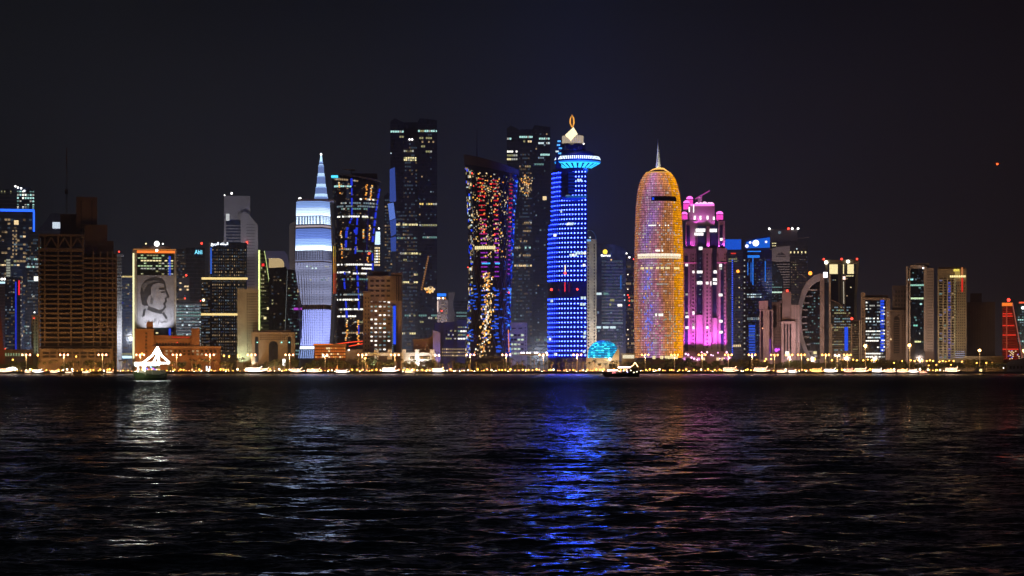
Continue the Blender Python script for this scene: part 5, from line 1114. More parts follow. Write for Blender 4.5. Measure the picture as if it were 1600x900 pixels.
t.grid(1493, 1509, 440, 556, 5, 28, lambda i, j: DK if RND.random() < .85 else WARMX, .5, .4); t.grid(1492, 1508, 548, 560, 5, 4, lambda i, j: emis((.6, .65, 1), .35), .8, .4); t.grid(1491.4, 1493, 434, 556, 1, 26, lambda i, j: YELD, .8, .5, -1.9)
for x in (1470, 1482, 1500): t.flood(x, 583, -36, (1, .78, .42), 8500, x, 520, 90)
t.done()
t = T('unlit_tower', 'nearly black brown tower with faint ribs standing unlit near the red tapered tower', 'tower', 1531, 2760)
t.block('wall', 1511, 1554, 472, B, 0, 30, wall((.20, .13, .11))); t.block('roof_house', 1516, 1534, 458, 472, 6, 22, wall((.13, .09, .08))); t.piers([1513+k*4.1 for k in range(11)], 1.3, 472, 562, wall((.26, .17, .14)), .8); t.slabs(1511, 1554, 476, 560, 20, wall((.2, .14, .12)), .25, .5); t.flood(1531, 583, -70, (1, .55, .35), 6500, 1531, 530, 100); t.done()
t = T('red_tower', 'tapered tower striped with glowing red floor lines near the right edge', 'tower', 1582, 2690)
sl = lambda y: (1566, 1582+15*max(0, (y-474)/86.))
t.shape('tower_body', [(1566, B), (1598, B), (1582, 474), (1566, 474)], 0, 24, wall((.30, .10, .08)))
for k in range(22):
    y = 482+k*3.7; a, b_ = sl(y); s_ = .75 if k in (2, 3, 7, 11, 17) else .12
    t.strip('glow_band', a+.5, b_-3, y, y+1.6, emis((1, .04, .02), s_), -.8)
t.curve_strip('neon_line', [(1582, 474, -.8), (1598, 562, -.8)], .6, emis((.7, .18, .12), .4)); t.strip('neon_line', 1572, 1574, 478, 560, emis((.8, .12, .06), .3), -1.2); t.block('crown', 1565.5, 1582.5, 473, 478, -1, 22, emis((1, .22, .03), .9)); t.light(1576, 468.5, REDL, 2, 4)
for k in range(20): t.pane(*(lambda x, y: (x, x+1.8, y, y+1.6))(RND.uniform(1574, 1592), RND.uniform(547, 560)), RND.choice([WARM, BLUE, WARM]), -1.4)
t.done()
t = T('office_tower', 'dark glass tower with teal windows and a red roof line cut by the right edge', 'tower', 1604, 2800)
t.shape('tower_body', [(1589, B), (1630, B), (1630, 474), (1590, 474), (1587, 490), (1593, 520), (1598, 550)], 0, 30, DGG); t.strip('neon_line', 1592, 1622, 471.5, 474, emis((1, .12, .05), 1.0)); t.light(1598, 481, WL, 1.8, -1, 'wall_lamp')
t.grid(1590, 1622, 485, 552, 10, 16, rows_rule(.2, [TEALD, TEAL, COOLD], .25, [COOLX], .3), .75, .45); t.done()
t = T('boundary_wall', 'long low beige wall building lit from street level left of the red tower', 'building', 1540, 2665)
t.block('wall', 1506, 1568, 558, B, 0, 8, wall((.45, .35, .25))); t.block('roof', 1505, 1569, 556.5, 558.5, -.6, 9, wall((.5, .42, .33))); t.flood(1530, 583, -30, (1, .7, .4), 3200, 1535, 562, 120); t.done()
t = T('marquee_tent', 'pale blue-grey marquee hall with sloping roof at the right end of the shore', 'tent', 1590, 2580)
t.block('wall', 1573, 1624, 569, B, 0, 14, wall((.35, .36, .5))); t.shape('roof', [(1571, 569), (1626, 569), (1618, 562), (1600, 559), (1580, 563)], -1, 15, wall((.4, .42, .6))); t.grid(1576, 1622, 571, 577, 8, 1, lambda i, j: DK, .5, .7)
t.flood(1592, 582, -24, (.6, .65, 1), 1400, 1592, 570, 100); t.done()
t = T('market_stall', 'small open grey-framed pavilion with a lit interior at the right shore', 'pavilion', 1560, 2572)
t.block('roof', 1555, 1570, 569, 571, -2, 8, wall((.4, .42, .55))); mb = MB()
for x in (1555.5, 1562, 1569): t.bx(mb, x-.4, x+.4, 571, B, -1.5, -1)
mb.build('post', wall((.4, .42, .55)), t.e); t.light(1568, 575, WL, .7, 0, 'lamp'); t.done()
t = T('kiosk', 'little promenade kiosk with a glowing yellow window near the right shore', 'kiosk', 1530, 2572)
t.block('wall', 1524, 1536, 575, B, 0, 5, wall((.3, .28, .3))); t.block('lit_window', 1530.5, 1534.5, 576.5, 581, -.3, 0, emis((1, .8, .3), 1.5)); t.block('roof', 1523, 1537, 574, 575.4, -1, 6, GREYW); t.done()
t = T('billboard', 'bright white vertical lit signboard among the trees left of the spired tower', 'sign', 443, 2600)
t.block('screen', 441.5, 446, 561, 571, -.3, .2, emis((1, 1, 1), 1.6)); t.block('post', 443.3, 444.2, 571, B, -.1, .1, STEEL); t.done()
for x0, x1 in ((322, 326), (326.8, 330.5)):
    t = T('billboard', 'small white upright lit sign on the shore, %s of the pair' % ('left one' if x0 == 322 else 'right one'), 'sign', (x0+x1)/2, 2575, 'paired lit signs')
    t.block('screen', x0, x0+2, 572, 579, -.3, .2, emis((.8, .9, 1), 2)); t.block('post', x0+.8, x0+1.2, 579, B, -.1, .1, STEEL); t.done()
# aircraft light in the sky
t = T('aeroplane', 'distant small aeroplane with a glowing red beacon in the dark sky', 'aeroplane', 1558, 3600, base=300)
mb = MB(); c0 = t.p(1558, 255, 0); mb.tube([(c0[0]-9, 0, c0[2]), (c0[0]-6, 0, c0[2]), (c0[0]+6, 0, c0[2]), (c0[0]+10, 0, c0[2]+.6)], [.3, 1.1, 1.0, .3], 8); mb.build('fuselage', wall((.2, .2, .2)), t.e)
mb = MB(); mb.prism([(c0[0]-2, -9, c0[2]-.2), (c0[0]+1, -9, c0[2]-.2), (c0[0]+2, 9, c0[2]-.2), (c0[0]-1, 9, c0[2]-.2)], [(c0[0]-2, -9, c0[2]), (c0[0]+1, -9, c0[2]), (c0[0]+2, 9, c0[2]), (c0[0]-1, 9, c0[2])]); mb.build('wing', wall((.2, .2, .2)), t.e)
mb = MB(); mb.prism([(c0[0]+7, -.15, c0[2]), (c0[0]+10, -.15, c0[2]), (c0[0]+10.5, -.15, c0[2]+3), (c0[0]+9, -.15, c0[2]+3)], [(c0[0]+7, .15, c0[2]), (c0[0]+10, .15, c0[2]), (c0[0]+10.5, .15, c0[2]+3), (c0[0]+9, .15, c0[2]+3)]); mb.build('tail_fin', wall((.2, .2, .2)), t.e)
mb = MB(); mb.ball((c0[0], -1.4, c0[2]-1.2), 1.7, 8, 0, 1.2); mb.build('beacon', emis((1, .10, .02), 3), t.e); t.done()
# ================================================================ along the shore
ZONES = [(-60, 60, 'the blue-outlined glass tower'), (60, 185, 'the unfinished brown tower'), (185, 285, 'the banner tower'), (285, 370, 'the gold-banded dark tower'), (370, 404, 'the ribbed cream building'),
         (404, 462, 'the low arcaded building'), (462, 522, 'the white-blue spired tower'), (522, 567, 'the dark flared tower'), (567, 628, 'the beige stepped apartments'), (628, 684, 'the white framed building'),
         (684, 728, 'the grey violet blocks'), (728, 805, 'the glittering waisted tower'), (805, 857, 'the dark notched tower'), (857, 917, 'the blue dotted tower'), (917, 990, 'the cyan dome'),
         (990, 1068, 'the orange bullet tower'), (1068, 1136, 'the magenta tower'), (1136, 1187, 'the blue-crowned towers'), (1187, 1246, 'the mauve arched blocks'), (1246, 1298, 'the wheel-shaped building'),
         (1298, 1345, 'the stepped glass block'), (1345, 1391, 'the blue-striped office block'), (1391, 1461, 'the white-framed tower'), (1461, 1511, 'the balconied beige tower'), (1511, 1564, 'the unlit brown tower'), (1564, 1700, 'the red tapered tower')]
ORD = ['leftmost', 'second', 'third', 'fourth', 'fifth', 'sixth', 'seventh', 'eighth', 'ninth', 'tenth', 'eleventh', 'twelfth', 'thirteenth', 'fourteenth', 'fifteenth', 'sixteenth']
NUMW = ['zero', 'one', 'two', 'three', 'four', 'five', 'six', 'seven', 'eight', 'nine', 'ten', 'eleven', 'twelve', 'thirteen', 'fourteen', 'fifteen', 'sixteen']
def zone(px):
    for a, b_, z in ZONES:
        if a <= px < b_: return z
    return ZONES[0][2] if px < 0 else ZONES[-1][2]
def label_all(items, phrase, what):
    """items: [(px, object, look)] -> a label that counts them from the left in front of the building they stand before"""
    by = {}
    for px, o, look in sorted(items, key=lambda q: q[0]): by.setdefault((zone(px), look), []).append(o)
    for (z, look), os_ in by.items():
        for i, o in enumerate(os_):
            if len(os_) == 1: o['label'] = '%s %s %s' % (look, phrase, z)
            else: o['label'] = '%s %s %s, %s of %s from left' % (look, phrase, z, 'first' if i == 0 else ORD[i], NUMW[len(os_)] if len(os_) < 17 else 'many')

# ---- street lamps
POLE = wall((.45, .42, .36), .6)
LAMPE = emis((1, .42, .08), 6); LAMPP = emis((1, .42, .20), 7); LAMPW = emis((1, .7, .5), 8)
def street_lamp(em, h=18.5, heads=3, spread=4.2):
    o = empty('street_lamp', (0, 0, GZ), None, 'street lamp', 'tall street lamps along the shore road')
    mb = MB(); mb.tube([(0, 0, 0), (0, 0, h*.5), (0, 0, h)], [.34, .26, .18], 8); mb.build('pole', POLE, o)
    mb = MB(); mb.tube([(0, 0, 0), (0, 0, .5)], [.6, .5], 8); mb.build('base', POLE, o)
    mb = MB(); mb.tube([(-spread, 0, h-.2), (0, 0, h-.6), (spread, 0, h-.2)], .12, 5); mb.build('arm', POLE, o)
    xs = {3: (-spread, 0, spread), 2: (-spread*.6, spread*.6), 1: (0,)}[heads]
    for x in xs:
        mb = MB(); mb.ball((x, 0, h+.3), .95, 10, 0, 1.15); l_ = mb.build('lamp_head', em, o, True)
        mb = MB(); mb.tube([(x, 0, h+1.2), (x, 0, h+1.35)], [.55, .1], 8); mb.build('cap', POLE, l_)
    return o
PL = {'t': street_lamp(LAMPP), 'o': street_lamp(LAMPE, 18.5, 3, 3.6), 'd': street_lamp(LAMPW, 18, 2, 3.6), 's': street_lamp(LAMPE, 15, 1)}
used = set(); lamps = []
spec = [(41, 't', 0), (100, 't', 0), (160, 't', 0), (219, 't', 0), (276, 't', 0), (328, 't', 0), (393, 't', 0), (452, 't', 0), (508, 'd', 0), (566, 't', 0), (571, 's', 8), (617, 't', 3), (683, 'd', 0), (735, 't', 0), (791, 't', 0), (849, 't', 0), (902, 't', 0), (1008, 'o', 0), (1054, 'o', 0), (1097, 'o', 0), (1138, 'o', 0), (1175, 'o', 0), (1210, 'o', 30), (1233, 'o', 10), (1252, 'o', 0), (1290, 'o', 0), (1308, 'd', 10), (1324, 'o', 20)]
for px, k, dy in spec:
    Y = SHORE+14+dy
    o = PL[k] if k not in used else copy_tree(PL[k]); used.add(k)
    o.location = (PX(px, Y), Y, GZ); lamps.append((px, o, 'tall %s-headed street lamp' % {'t': 'three', 'o': 'amber three', 'd': 'two', 's': 'single'}[k]))
    lamp('POINT', (PX(px, Y), Y-1.5, GZ+16.3), (1, .55, .22), 7500)
label_all(lamps, 'before', 0)
# tall single masts on the right, low amber lamps on the road behind the trees
mast = empty('mast_light', (0, 0, GZ), None, 'mast light', 'very tall single mast lights on the right')
mb = MB(); mb.tube([(0, 0, 0), (0, 0, 30)], [.4, .2], 8); mb.build('pole', POLE, mast); mb = MB(); mb.ball((0, 0, 30.3), 1.9, 12, 0, 1.0); mb.build('lamp_head', emis((1, .50, .14), 9), mast, True); mb = MB(); mb.tube([(0, 0, 31.7), (0, 0, 32)], [1.2, .2], 8); mb.build('cap', POLE, mast)
ms = []
for i, (px, top) in enumerate(((1352, 540.5), (1421, 539.5), (1530.5, 547.5), (1600, 548))):
    o = mast if i == 0 else copy_tree(mast); Y = 2600+i*6; H = PZ(top, Y)-GZ-30; o.location = (PX(px, Y), Y, GZ); o.scale = (1, 1, (PZ(top, Y)-GZ)/30.3); ms.append((px, o, 'very tall mast with a big orange glowing head'))
    lamp('POINT', (PX(px, Y), Y-2.5, PZ(top, Y)), (1, .55, .22), 14000)
label_all(ms, 'before', 0)
low = empty('street_lamp', (0, 0, GZ), None, 'street lamp', 'small amber lamps behind the shoreline trees')
mb = MB(); mb.tube([(0, 0, 0), (0, 0, 13)], [.2, .12], 6); mb.build('pole', POLE, low); mb = MB(); mb.ball((0, 0, 13.2), .95, 8, 0, .9); mb.build('lamp_head', emis((1, .44, .07), 6), low, True)
ls = []; first = True
for px, top in ((20, 562), (59, 555), (73, 559), (119, 557), (222, 553), (350, 556), (358, 557), (372, 556), (1182, 562), (1197, 561), (1205, 561), (1262, 562), (1273, 561), (1300, 563), (1317, 563), (1333, 562), (1339, 563), (1349, 563), (1356, 562), (1362, 563), (1368, 563), (1397, 567), (1410, 564), (1423, 563), (1429, 564), (1435, 563), (1441, 564), (1448, 564), (1453, 563), (1458, 564), (1468, 565), (1473, 564), (1478, 565), (1483, 564), (1490, 564), (1451, 571), (1463, 570), (1486, 570), (1503, 565), (1511, 566), (1517, 566), (1526, 567), (1541, 567), (1551, 567), (1195, 564), (1186, 563)):
    o = low if first else copy_tree(low); first = False; Y = 2626 if top < 569 else 2600; o.location = (PX(px, Y), Y, GZ); k = (PZ(top, Y)-GZ)/13.2; o.scale = (1, 1, k); ls.append((px, o, 'small amber lamp among the trees'))
label_all(ls, 'before', 0)
for px in range(20, 1600, 42): lamp('POINT', (PX(px+RND.uniform(-12, 12), 2588), 2588, GZ+4), (1, .50, .13), 15000 if px < 1000 else 6500)  # unseen amber points added near the ground to light the trees

# ---- trees
LEAF = [wall((.085, .10, .035), .8, .4, .6), wall((.11, .10, .035), .8, .4, .6), wall((.07, .09, .03), .8, .4, .6)]
BARK = wall((.22, .15, .09), .95, .3, .8)
def broadleaf(seed, h, w_):
    r_ = random.Random(seed); o = empty('broadleaf_tree', (0, 0, GZ), None, 'tree', 'rounded trees along the shore road')
    mb = MB(); mb.tube([(0, 0, 0), (.2*r_.random(), .1, h*.28), (.3, 0, h*.5)], [.35, .28, .15], 7)
    for k in range(5):
        a = k*1.3+r_.random(); mb.tube([(.1, 0, h*.27), (w_*.22*cos(a), w_*.22*sin(a), h*.48), (w_*.36*cos(a), w_*.36*sin(a), h*.66)], [.16, .1, .05], 5)
    mb.build('trunk', BARK, o)
    mb = MB(); cl = [(r_.uniform(-.36, .36)*w_, r_.uniform(-.36, .36)*w_, h*r_.uniform(.42, .85), r_.uniform(.14, .26)*w_) for _ in range(13)]
    for cx, cyy, cz, cr in cl:
        for _ in range(75):
            u = r_.uniform(-1, 1); a = r_.uniform(0, 6.28); q_ = sqrt(1-u*u); rr = cr*r_.uniform(.6, 1.08)
            x, y, z = cx+rr*q_*cos(a), cyy+rr*q_*sin(a), cz+rr*u*.8; s_ = r_.uniform(.4, .95)
            d1 = np.array([r_.gauss(0, 1) for _ in range(3)]); d1 /= np.linalg.norm(d1); d2 = np.cross(d1, [r_.gauss(0, 1) for _ in range(3)]); d2 /= max(.01, np.linalg.norm(d2))
            p_ = np.array((x, y, z)); mb.quad(p_-s_*d1, p_-s_*.5*d2, p_+s_*d1, p_+s_*.5*d2)
    mb.build('crown', LEAF[seed % 3], o); return o
def palm(seed, h):
    r_ = random.Random(seed); o = empty('palm_tree', (0, 0, GZ), None, 'palm tree', 'date palms along the promenade')
    lx = r_.uniform(-.5, .5); mb = MB(); mb.tube([(0, 0, 0), (lx*.3, 0, h*.3), (lx*.7, 0, h*.65), (lx, 0, h)], [.42, .33, .29, .34], 8)
    for k in range(int(h*1.6)): z = k/1.6; mb.tube([(lx*z/h, 0, z), (lx*z/h, 0, z+.12)], [.42, .30], 8)
    mb.build('trunk', BARK, o)
    mb = MB()
    for k in range(26):
        a = k*2.4; el = r_.uniform(-.25, 1.1); L = r_.uniform(2.7, 3.7); pts = []
        for i in range(7):
            s_ = i/6.*L; pts.append(np.array((lx+cos(a)*s_*cos(el*.6), sin(a)*s_*cos(el*.6), h+.2+s_*sin(el)-.20*s_*s_)))
        for i in range(6):
            p0, p1 = pts[i], pts[i+1]; d = (p1-p0); sd = np.cross(d, (0, 0, 1)); sd /= max(.01, np.linalg.norm(sd)); wd = .62*sin(pi*(i+.8)/7.2)
            for sg in (-1, 1):
                mb.quad(p0, p0*.4+p1*.6, p1+sg*sd*wd-np.array((0, 0, .38*wd)), p0+d*.45+sg*sd*wd-np.array((0, 0, .38*wd)))
    mb.build('crown', LEAF[(seed+1) % 3], o); return o
BT = [broadleaf(3, 11, 9), broadleaf(4, 13, 11), broadleaf(5, 9, 9), broadleaf(8, 15, 12)]
PT = [palm(1, 8.5), palm(2, 10.5), palm(6, 12.5)]
usedt = set(); tr = []
def put(protos, k, px, Y, s_, look):
    key = (id(protos), k); o = protos[k] if key not in usedt else copy_tree(protos[k]); usedt.add(key)
    o.location = (PX(px, Y), Y, GZ); o.scale = (s_, s_, s_*RND.uniform(.9, 1.1)); o.rotation_euler = (0, 0, RND.uniform(0, 6.28)); tr.append((px, o, look))
rt = random.Random(21)
px = -6
while px < 1606:          # rounded trees
    dense = 1 if (px < 60 or 462 > px > 404 or 470 < px < 620 or 640 < px < 680 or px > 985) else .28
    if rt.random() < dense:
        k = rt.choice([0, 1, 2, 3] if px > 990 or 380 < px < 640 else [0, 2, 1]); sc = rt.uniform(.8, 1.15)
        if px > 1440: sc *= .9
        look = {0: 'round shoreline tree', 1: 'broad dark shoreline tree', 2: 'low bushy shoreline tree', 3: 'tall dark shoreline tree'}[k]
        put(BT, k, px, SHORE+rt.uniform(64, 82), sc, look)
    px += rt.uniform(6, 11)
px = 60
while px < 1000:          # palms
    if not (205 < px < 262 or 455 < px < 520 or 395 < px < 410):
        k = rt.choice([0, 1, 1, 2]); put(PT, k, px, SHORE+rt.uniform(20, 60), rt.uniform(.85, 1.15), {0: 'short lamp-lit palm', 1: 'amber-lit promenade palm', 2: 'tall slender palm'}[k])
    px += rt.uniform(5.5, 12)
label_all(tr, 'before', 0)
tag(None, None) if False else None
# hedges low along the road
hb = MB(); rh = random.Random(9)
for _ in range(9000):
    x = rh.uniform(-600, 600); y = SHORE+rh.uniform(62.5, 66); z = GZ+rh.uniform(.1, 1.6+.7*sin(x*.05)); s_ = .35; a = rh.random()*6; b_ = rh.random()*3
    hb.quad((x-s_*cos(a), y-s_*sin(a), z), (x, y, z-s_*cos(b_)), (x+s_*cos(a), y+s_*sin(a), z), (x, y, z+s_))
tag(hb.build('shrubbery', LEAF[1]), kind='stuff')

# ---- low garden lamps and cars along the road
gl_ = empty('garden_lamp', (0, 0, GZ), None, 'garden lamp', 'low glowing lamps along the promenade edge')
mb = MB(); mb.tube([(0, 0, 0), (0, 0, 1.6)], .12, 6); mb.build('post', POLE, gl_); mb = MB(); mb.ball((0, 0, 2.1), .8, 8); mb.build('lamp_head', emis((1, .44, .07), 5), gl_, True)
gr_ = copy_tree(gl_); gp_ = copy_tree(gl_)
for o, m in ((gr_, emis((1, .75, .45), 7)), (gp_, emis((1, .32, .12), 4))):
    hd = [c for c in o.children if c.name.startswith('lamp_head')][0]; hd.data = hd.data.copy(); hd.data.materials[0] = m
gs = []; ug = set(); rg = random.Random(17)
px = -2
while px < 1500:
    k = rg.choice([0, 0, 0, 1, 2]); P = (gl_, gr_, gp_)[k]; o = P if k not in ug else copy_tree(P); ug.add(k)
    Y = SHORE+rg.uniform(3, 30); o.location = (PX(px, Y), Y, GZ); s_ = rg.uniform(.45, 1.35); o.scale = (s_, s_, s_); gs.append((px, o, ('low amber garden lamp', 'low bright white garden lamp', 'low reddish garden lamp')[k]))
    px += rg.uniform(2, 8)
for (_, o, l_) in gs: o['category'] = 'garden lamp'
label_all(gs, 'before', 0)
CW = [wall(c, .3, .02) for c in ((.6, .6, .6), (.05, .05, .06), (.3, .3, .32), (.35, .04, .03))]
CN = ['white', 'black', 'silver', 'red']
def car(ci):
    o = empty('car', (0, 0, GZ-.12), None, 'car', 'cars driving on the shore road')
    mb = MB(); pr = [(-2.3, .35), (2.3, .35), (2.3, .85), (1.35, 1.0), (.7, 1.5), (-1.0, 1.5), (-1.7, 1.0), (-2.3, .95)]
    mb.prism([(x, -.9, z) for x, z in pr], [(x, .9, z) for x, z in pr]); b_ = mb.build('body', CW[ci], o)
    mb = MB(); pg = [(1.15, 1.02), (.65, 1.42), (-.95, 1.42), (-1.5, 1.02)]; mb.prism([(x, -.93, z) for x, z in pg], [(x, .93, z) for x, z in pg]); mb.build('window', DG, o)
    for x in (-1.45, 1.45):
        for y in (-.8, .8):
            mb = MB(); mb.tube([(x, y-.12, .34), (x, y+.12, .34)], .34, 10); w_ = mb.build('wheel', DARKC, o)
    for y in (-.65, .65):
        mb = MB(); mb.ball((2.3, y, .7), .22, 8); mb.build('headlight', emis((1, .93, .8), 26), o)
        mb = MB(); mb.ball((-2.3, y, .8), .16, 8); mb.build('tail_light', emis((1, .03, .01), 12), o)
    return o
CP = [car(i) for i in range(4)]; uc = set(); cs = []
px = 55
while px < 1510:
    k = rg.randrange(4); o = CP[k] if k not in uc else copy_tree(CP[k]); uc.add(k)
    far = rg.random() < .5; Y = SHORE+(58 if far else 45); o.location = (PX(px, Y), Y, GZ-.12); o.rotation_euler = (0, 0, (0 if far else pi)+rg.uniform(-.05, .05)-(.35 if far else -.35)); cs.append((px, o, '%s car with lights on' % CN[k]))
    px += rg.uniform(10, 36)
label_all(cs, 'before', 0)

# ---- boats
HULL = wall((.10, .065, .035), .6, .3, .5); DECK = wall((.3, .2, .12), .8)
def hull_mesh(L, W, H, rise=.5, stern=.35):
    mb = MB(); n = 16; rings = []
    for i in range(n+1):
        s_ = i/n; x = (s_-.5)*L; w_ = W/2*(max(.02, 1-(abs(s_-.42)/.58)**2.4))**.8 if s_ > .42 else W/2*(.62+.38*(1-((.42-s_)/.42)**2))
        sh_ = H*(1+rise*max(0, (s_-.5)/.5)**2.2+stern*max(0, (.45-s_)/.45)**2)
        ox = max(0, (s_-.8)/.2)*L*.06
        rings.append([(x-ox*1.5, 0, -.8), (x-ox*.5, -w_*.55, -.4), (x, -w_*.9, H*.4), (x+ox, -w_, sh_), (x+ox, -w_*.92, sh_), (x+ox*.5, -w_*.85, H*.62), (x+ox*.5, w_*.85, H*.62), (x+ox, w_*.92, sh_), (x+ox, w_, sh_), (x, w_*.9, H*.4), (x-ox*.5, w_*.55, -.4)])
    mb.loft(rings); return mb
def small_dhow(col, s2):
    o = empty('moored_boat', (0, 0, 0), None, 'boat', 'lit tour boats moored along the shore')
    hull_mesh(16, 4.6, 1.5).build('hull', HULL, o, False)
    mb = MB(); mb.box(-6, 2.4, -1.7, 1.7, 1.0, 3.0); mb.build('cabin', DECK, o)
    mb = MB(); mb.box(-7, 4, -2.3, 2.3, 3.9, 4.1); mb.build('canopy', wall((.5, .4, .3)), o)
    for x in (-6.6, -2.4, 1.6, 3.6):
        mb = MB(); [mb.tube([(x, y, 1), (x, y, 3.9)], .08, 5) for y in (-2.1, 2.1)]; mb.build('post', DECK, o)
    mb = MB(); mb.tube([(4.6, 0, 1), (4.8, 0, 7)], [.14, .07], 6); mb.build('mast', DECK, o)
    E = emis(col, s2)
    for pts in ([(-7, -2.4, 4.1), (4, -2.4, 4.1)], [(-7, -2.4, 3.2), (4, -2.4, 3.0)], [(-7.4, -1.6, 2.3), (-3, -2.3, 1.9), (3, -2.2, 1.9), (7.2, -.8, 2.6)], [(-6.8, -2.4, 4.1), (-7.2, -2.2, 1.8)], [(4, -2.4, 4.1), (4.8, 0, 5.5)]):
        mb = MB(); mb.tube(pts, .2, 5); mb.build('light_string', E, o)
    mb = MB(); mb.box(-5.6, 2, -1.78, -1.7, 1.5, 2.7); mb.build('lit_window', emis(tuple(min(1, c*1.0+.0) for c in col), s2*.35), o)
    return o
BP = [small_dhow((1, .62, .38), 3.6), small_dhow((1, .85, .72), 4.5), small_dhow((1, .50, .14), 4), small_dhow((1, .40, .26), 3.6)]
BN_ = ['warm-lit', 'white-lit', 'orange-lit', 'reddish-lit']
ub = set(); bs = []
for px, w_, k, dy in ((60, 18, 1, 0), (84, 14, 0, 6), (108, 12, 0, 8), (135, 13, 0, 4), (172, 12, 0, 7), (400, 40, 1, 0), (412, 26, 0, 14), (466, 26, 0, 0), (492, 26, 0, 4), (536, 22, 1, 8), (610, 26, 1, 0), (640, 16, 0, 8), (687, 22, 1, 0), (1143, 28, 0, 0), (1191, 27, 0, 0), (1221, 20, 0, 6), (1239, 14, 1, 12), (1277, 22, 2, -8), (1299, 22, 1, 4), (1326, 20, 3, 2), (1346, 24, 0, 6), (1371, 20, 1, 8), (1390, 22, 0, 3), (1412, 20, 0, 8), (1428, 16, 1, 4), (1443, 14, 3, 8), (1488, 26, 0, 0), (45, 14, 0, 8), (8, 24, 0, 0)):
    o = BP[k] if k not in ub else copy_tree(BP[k]); ub.add(k); Y = SHORE-16+dy; s_ = w_*Y/K/15.5; o.location = (PX(px, Y), Y, .05); o.scale = (s_, min(s_, .95), min(1.5, s_*RND.uniform(.9, 1.4)))
    o.rotation_euler = (0, 0, rg.uniform(-.7, .6)+(pi if False else 0)); bs.append((px, o, '%s small wooden boat moored' % BN_[k]))
label_all(bs, 'before', 0)
def big_boat(name, label, px, py, L, yaw, parts):
    D = CAMZ*K/(py-HZ); o = empty(name, (PX(px, D), D, 0), label, 'boat'); o.rotation_euler = (0, 0, yaw); parts(o, L); return o
GWL = emis((.92, 1, .90), 12)
def strings(o, sets, m, r_=.2, name='light_string'):
    for pts in sets:
        mb = MB(); mb.tube(pts, r_, 6); mb.build(name, m, o)
def dhow_front(o, L):
    hull_mesh(21, 7.2, 3.2, .55, .45).build('hull', wall((.12, .15, .07), .6, .3, .5), o, False)
    mb = MB(); mb.box(-8.5, 5.5, -2.9, 2.9, 2.6, 5.6); mb.build('cabin', wall((.35, .3, .2)), o)
    mb = MB(); mb.box(-10.2, 6.8, -3.9, 3.9, 8.9, 9.2); mb.build('canopy', wall((.6, .45, .2)), o)
    for x in (-9.8, -4, 1.5, 6.4):
        mb = MB()
        for y in (-3.6, 3.6): mb.tube([(x, y, 3), (x, y, 8.9)], .12, 5)
        mb.build('post', wall((.5, .45, .35)), o)
    mb = MB(); mb.tube([(-5.5, 0, 3), (-5.5, 0, 17.6)], [.25, .1], 8); mb.build('mast', DECK, o)
    mb = MB(); mb.box(-8, 5, -2.98, -2.9, 3.4, 5.0); mb.build('lit_window', emis((1, .75, .35), .8), o)
    for k in range(6):
        mb = MB(); mb.ball((-7+k*1.5, -3.3, 5.6+(k % 3)*.7), .5, 8); mb.build('deck_lamp', emis([(.1, .15, 1), (.6, .2, 1), (.2, .6, 1), (1, .1, .2)][k % 4], 1.6), o)
    strings(o, [[(-10.2, -4, 9.3), (6.8, -4, 9.3)], [(-10.2, 4, 9.3), (6.8, 4, 9.3)], [(-10.2, -4, 9.3), (-10.2, 4, 9.3)], [(6.8, -4, 9.3), (8.3, -2, 9.0), (8.6, 0, 8.7), (8.3, 2, 9.0), (6.8, 4, 9.3)],
                [(-10.2, -4, 8.3), (6.8, -4, 8.3)], [(6.8, -4, 8.4), (8.3, -2, 8.2), (8.6, 0, 8)], [(-5.5, 0, 17.8), (-7.2, -1.5, 13.6), (-10.4, -4, 9.6)], [(-5.5, 0, 17.8), (-7.2, 1.5, 13.2), (-10.4, 4, 9.6)], [(-5.5, 0, 17.8), (-3.2, -1.5, 13.4), (1.2, -4, 9.4)], [(-5.5, 0, 17.8), (-3.4, 1.5, 13.0), (1.2, 4, 9.4)]], GWL, .46)
    strings(o, [[(8.5, -.3, 8.6), (8.2, .2, 6.2), (8.6, 0, 4.6)], [(6.5, 3.9, 9), (6.6, 3.4, 5)], [(1.5, -4, 9), (1.5, -3.6, 5)]], emis((.95, 1, .88), 9), .26)
big_boat('wooden_dhow', 'wooden dhow outlined in brilliant white lights under a peaked tent of lights', 234, 594.5, 21, -2.25, dhow_front)
D1 = CAMZ*K/(594.5-HZ); lamp('POINT', (PX(222, D1)+4, D1-16, 7), (.85, 1, .7), 900)  # unseen point added off the bow to light the hull
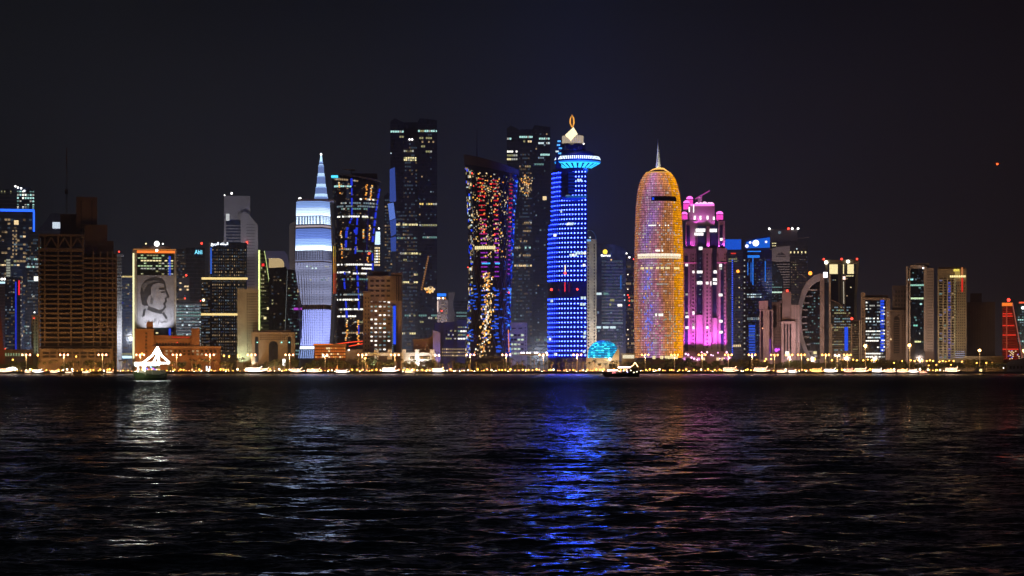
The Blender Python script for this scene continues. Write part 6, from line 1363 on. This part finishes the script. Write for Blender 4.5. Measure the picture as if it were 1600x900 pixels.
def dhow_side(o, L):
    hull_mesh(25, 6.5, 2.6, .5, .9).build('hull', wall((.06, .04, .03), .5, .3, .5), o, False)
    mb = MB(); mb.box(-11.6, -5.0, -2.5, 2.5, 3.2, 6.4); mb.build('stern_cabin', wall((.09, .06, .05)), o)
    mb = MB(); mb.box(-5, 7, -2.4, 2.4, 2.2, 2.5); mb.build('deck', DECK, o)
    mb = MB(); mb.box(-8, 2.8, -2.9, 2.9, 6.9, 7.1); mb.build('canopy', wall((.4, .25, .15)), o)
    mb = MB(); mb.box(2.8, 10.5, -2.4, 2.4, 4.9, 5.1); mb.build('fore_canopy', wall((.4, .25, .15)), o)
    mb = MB()
    for x in (-4.4, 0, 2.7, 6, 10): [mb.tube([(x, y, 2), (x, y, 5 if x > 3 else 6.9)], .1, 5) for y in (-2.3, 2.3)]
    mb.build('post', DECK, o)
    mb = MB(); mb.tube([(3.2, 0, 2), (3.4, 0, 9.5)], [.22, .1], 8); mb.build('mast', DECK, o)
    WW = emis((1, .72, .55), 6)
    strings(o, [[(2.9, 2.5, 5.2), (10.5, 2.5, 5.1)], [(2.9, 2.5, 4.7), (10.5, 2.5, 4.5)]], emis((1, .62, .55), 6), .22)
    strings(o, [[(-6, 3, 7.3), (2.8, 3, 7.2)], [(-6, 3, 6.8), (2.8, 3, 6.7)]], WW, .26)
    strings(o, [[(-6, 3, 7.2), (-8.4, 2, 8.6), (-9.6, 0, 10.6)], [(-9.6, 0, 10.6), (-11.2, -1, 8.6), (-12, -1.5, 7.4)]], emis((1, .62, .25), 4), .28)
    for x, z, c in ((-1.2, 4.7, (.5, .9, 1)), (-3.4, 4.9, (1, .8, .9)), (.8, 4.0, (1, .3, .2)), (-4, 3.6, (.3, .3, 1)), (1.8, 4.2, (1, .9, .7)), (5, 3.2, (1, .2, .25)), (6.4, 3.0, (1, .3, .3))):
        mb = MB(); mb.ball((x, 2.45, z), .45, 8); mb.build('deck_lamp', emis(c, 2.5), o)
    for x, z in ((-6.4, 4.9), (-8.6, 3.4), (-10.8, 3.9)): mb = MB(); mb.ball((x, 2.6, z), .42, 8); mb.build('porthole_lamp', emis((1, .92, .55), 3), o)
big_boat('wooden_dhow', 'dark wooden dhow with rows of warm lights moored side-on below the cyan dome', 971, 589.3, 25, pi+.06, dhow_side)
def dhow_left(o, L):
    hull_mesh(30, 6.5, 2.2, .6, .6).build('hull', wall((.25, .2, .12), .5, .3, .5), o, False)
    mb = MB(); mb.box(-14, 9, -2.6, 2.6, 6.9, 7.1); mb.build('canopy', wall((.6, .55, .45)), o); mb = MB(); mb.box(-13, 6, -2.2, 2.2, 1.8, 4.4); mb.build('cabin', DECK, o)
    mb = MB(); mb.tube([(-4, 0, 2), (-4, 0, 10)], [.2, .1], 8); mb.build('mast', DECK, o)
    E = emis((1, .99, .82), 13)
    strings(o, [[(-14, -2.8, 7.2), (9, -2.8, 7.2)], [(-14, -2.8, 6), (10, -2.8, 6.2)], [(-14, -2.8, 4.9), (11, -2.6, 5)], [(-14, -2.8, 3.9), (9, -2.8, 3.9)], [(9, -2.8, 7.2), (11.5, -1.5, 5.8), (11, -1.5, 4.5)], [(-14, 2.8, 7.2), (9, 2.8, 7.2)]], E, .36)
    strings(o, [[(12, -.5, 8), (13, -.3, 6.8), (14, 0, 5.4)]], emis((1, .75, .2), 4), .3)
big_boat('wooden_dhow', 'long boat wrapped in dazzling white lights cut by the left edge of the picture', 13, 583.6, 30, -.03, dhow_left)
def buoy(o, L):
    mb = MB(); mb.ball((0, 0, .2), 1.4, 12, 0, .5); mb.tube([(0, 0, .5), (0, 0, 2.2)], [.5, .2], 8); mb.build('float', wall((.5, .1, .05)), o)
print('objects', len(bpy.data.objects))
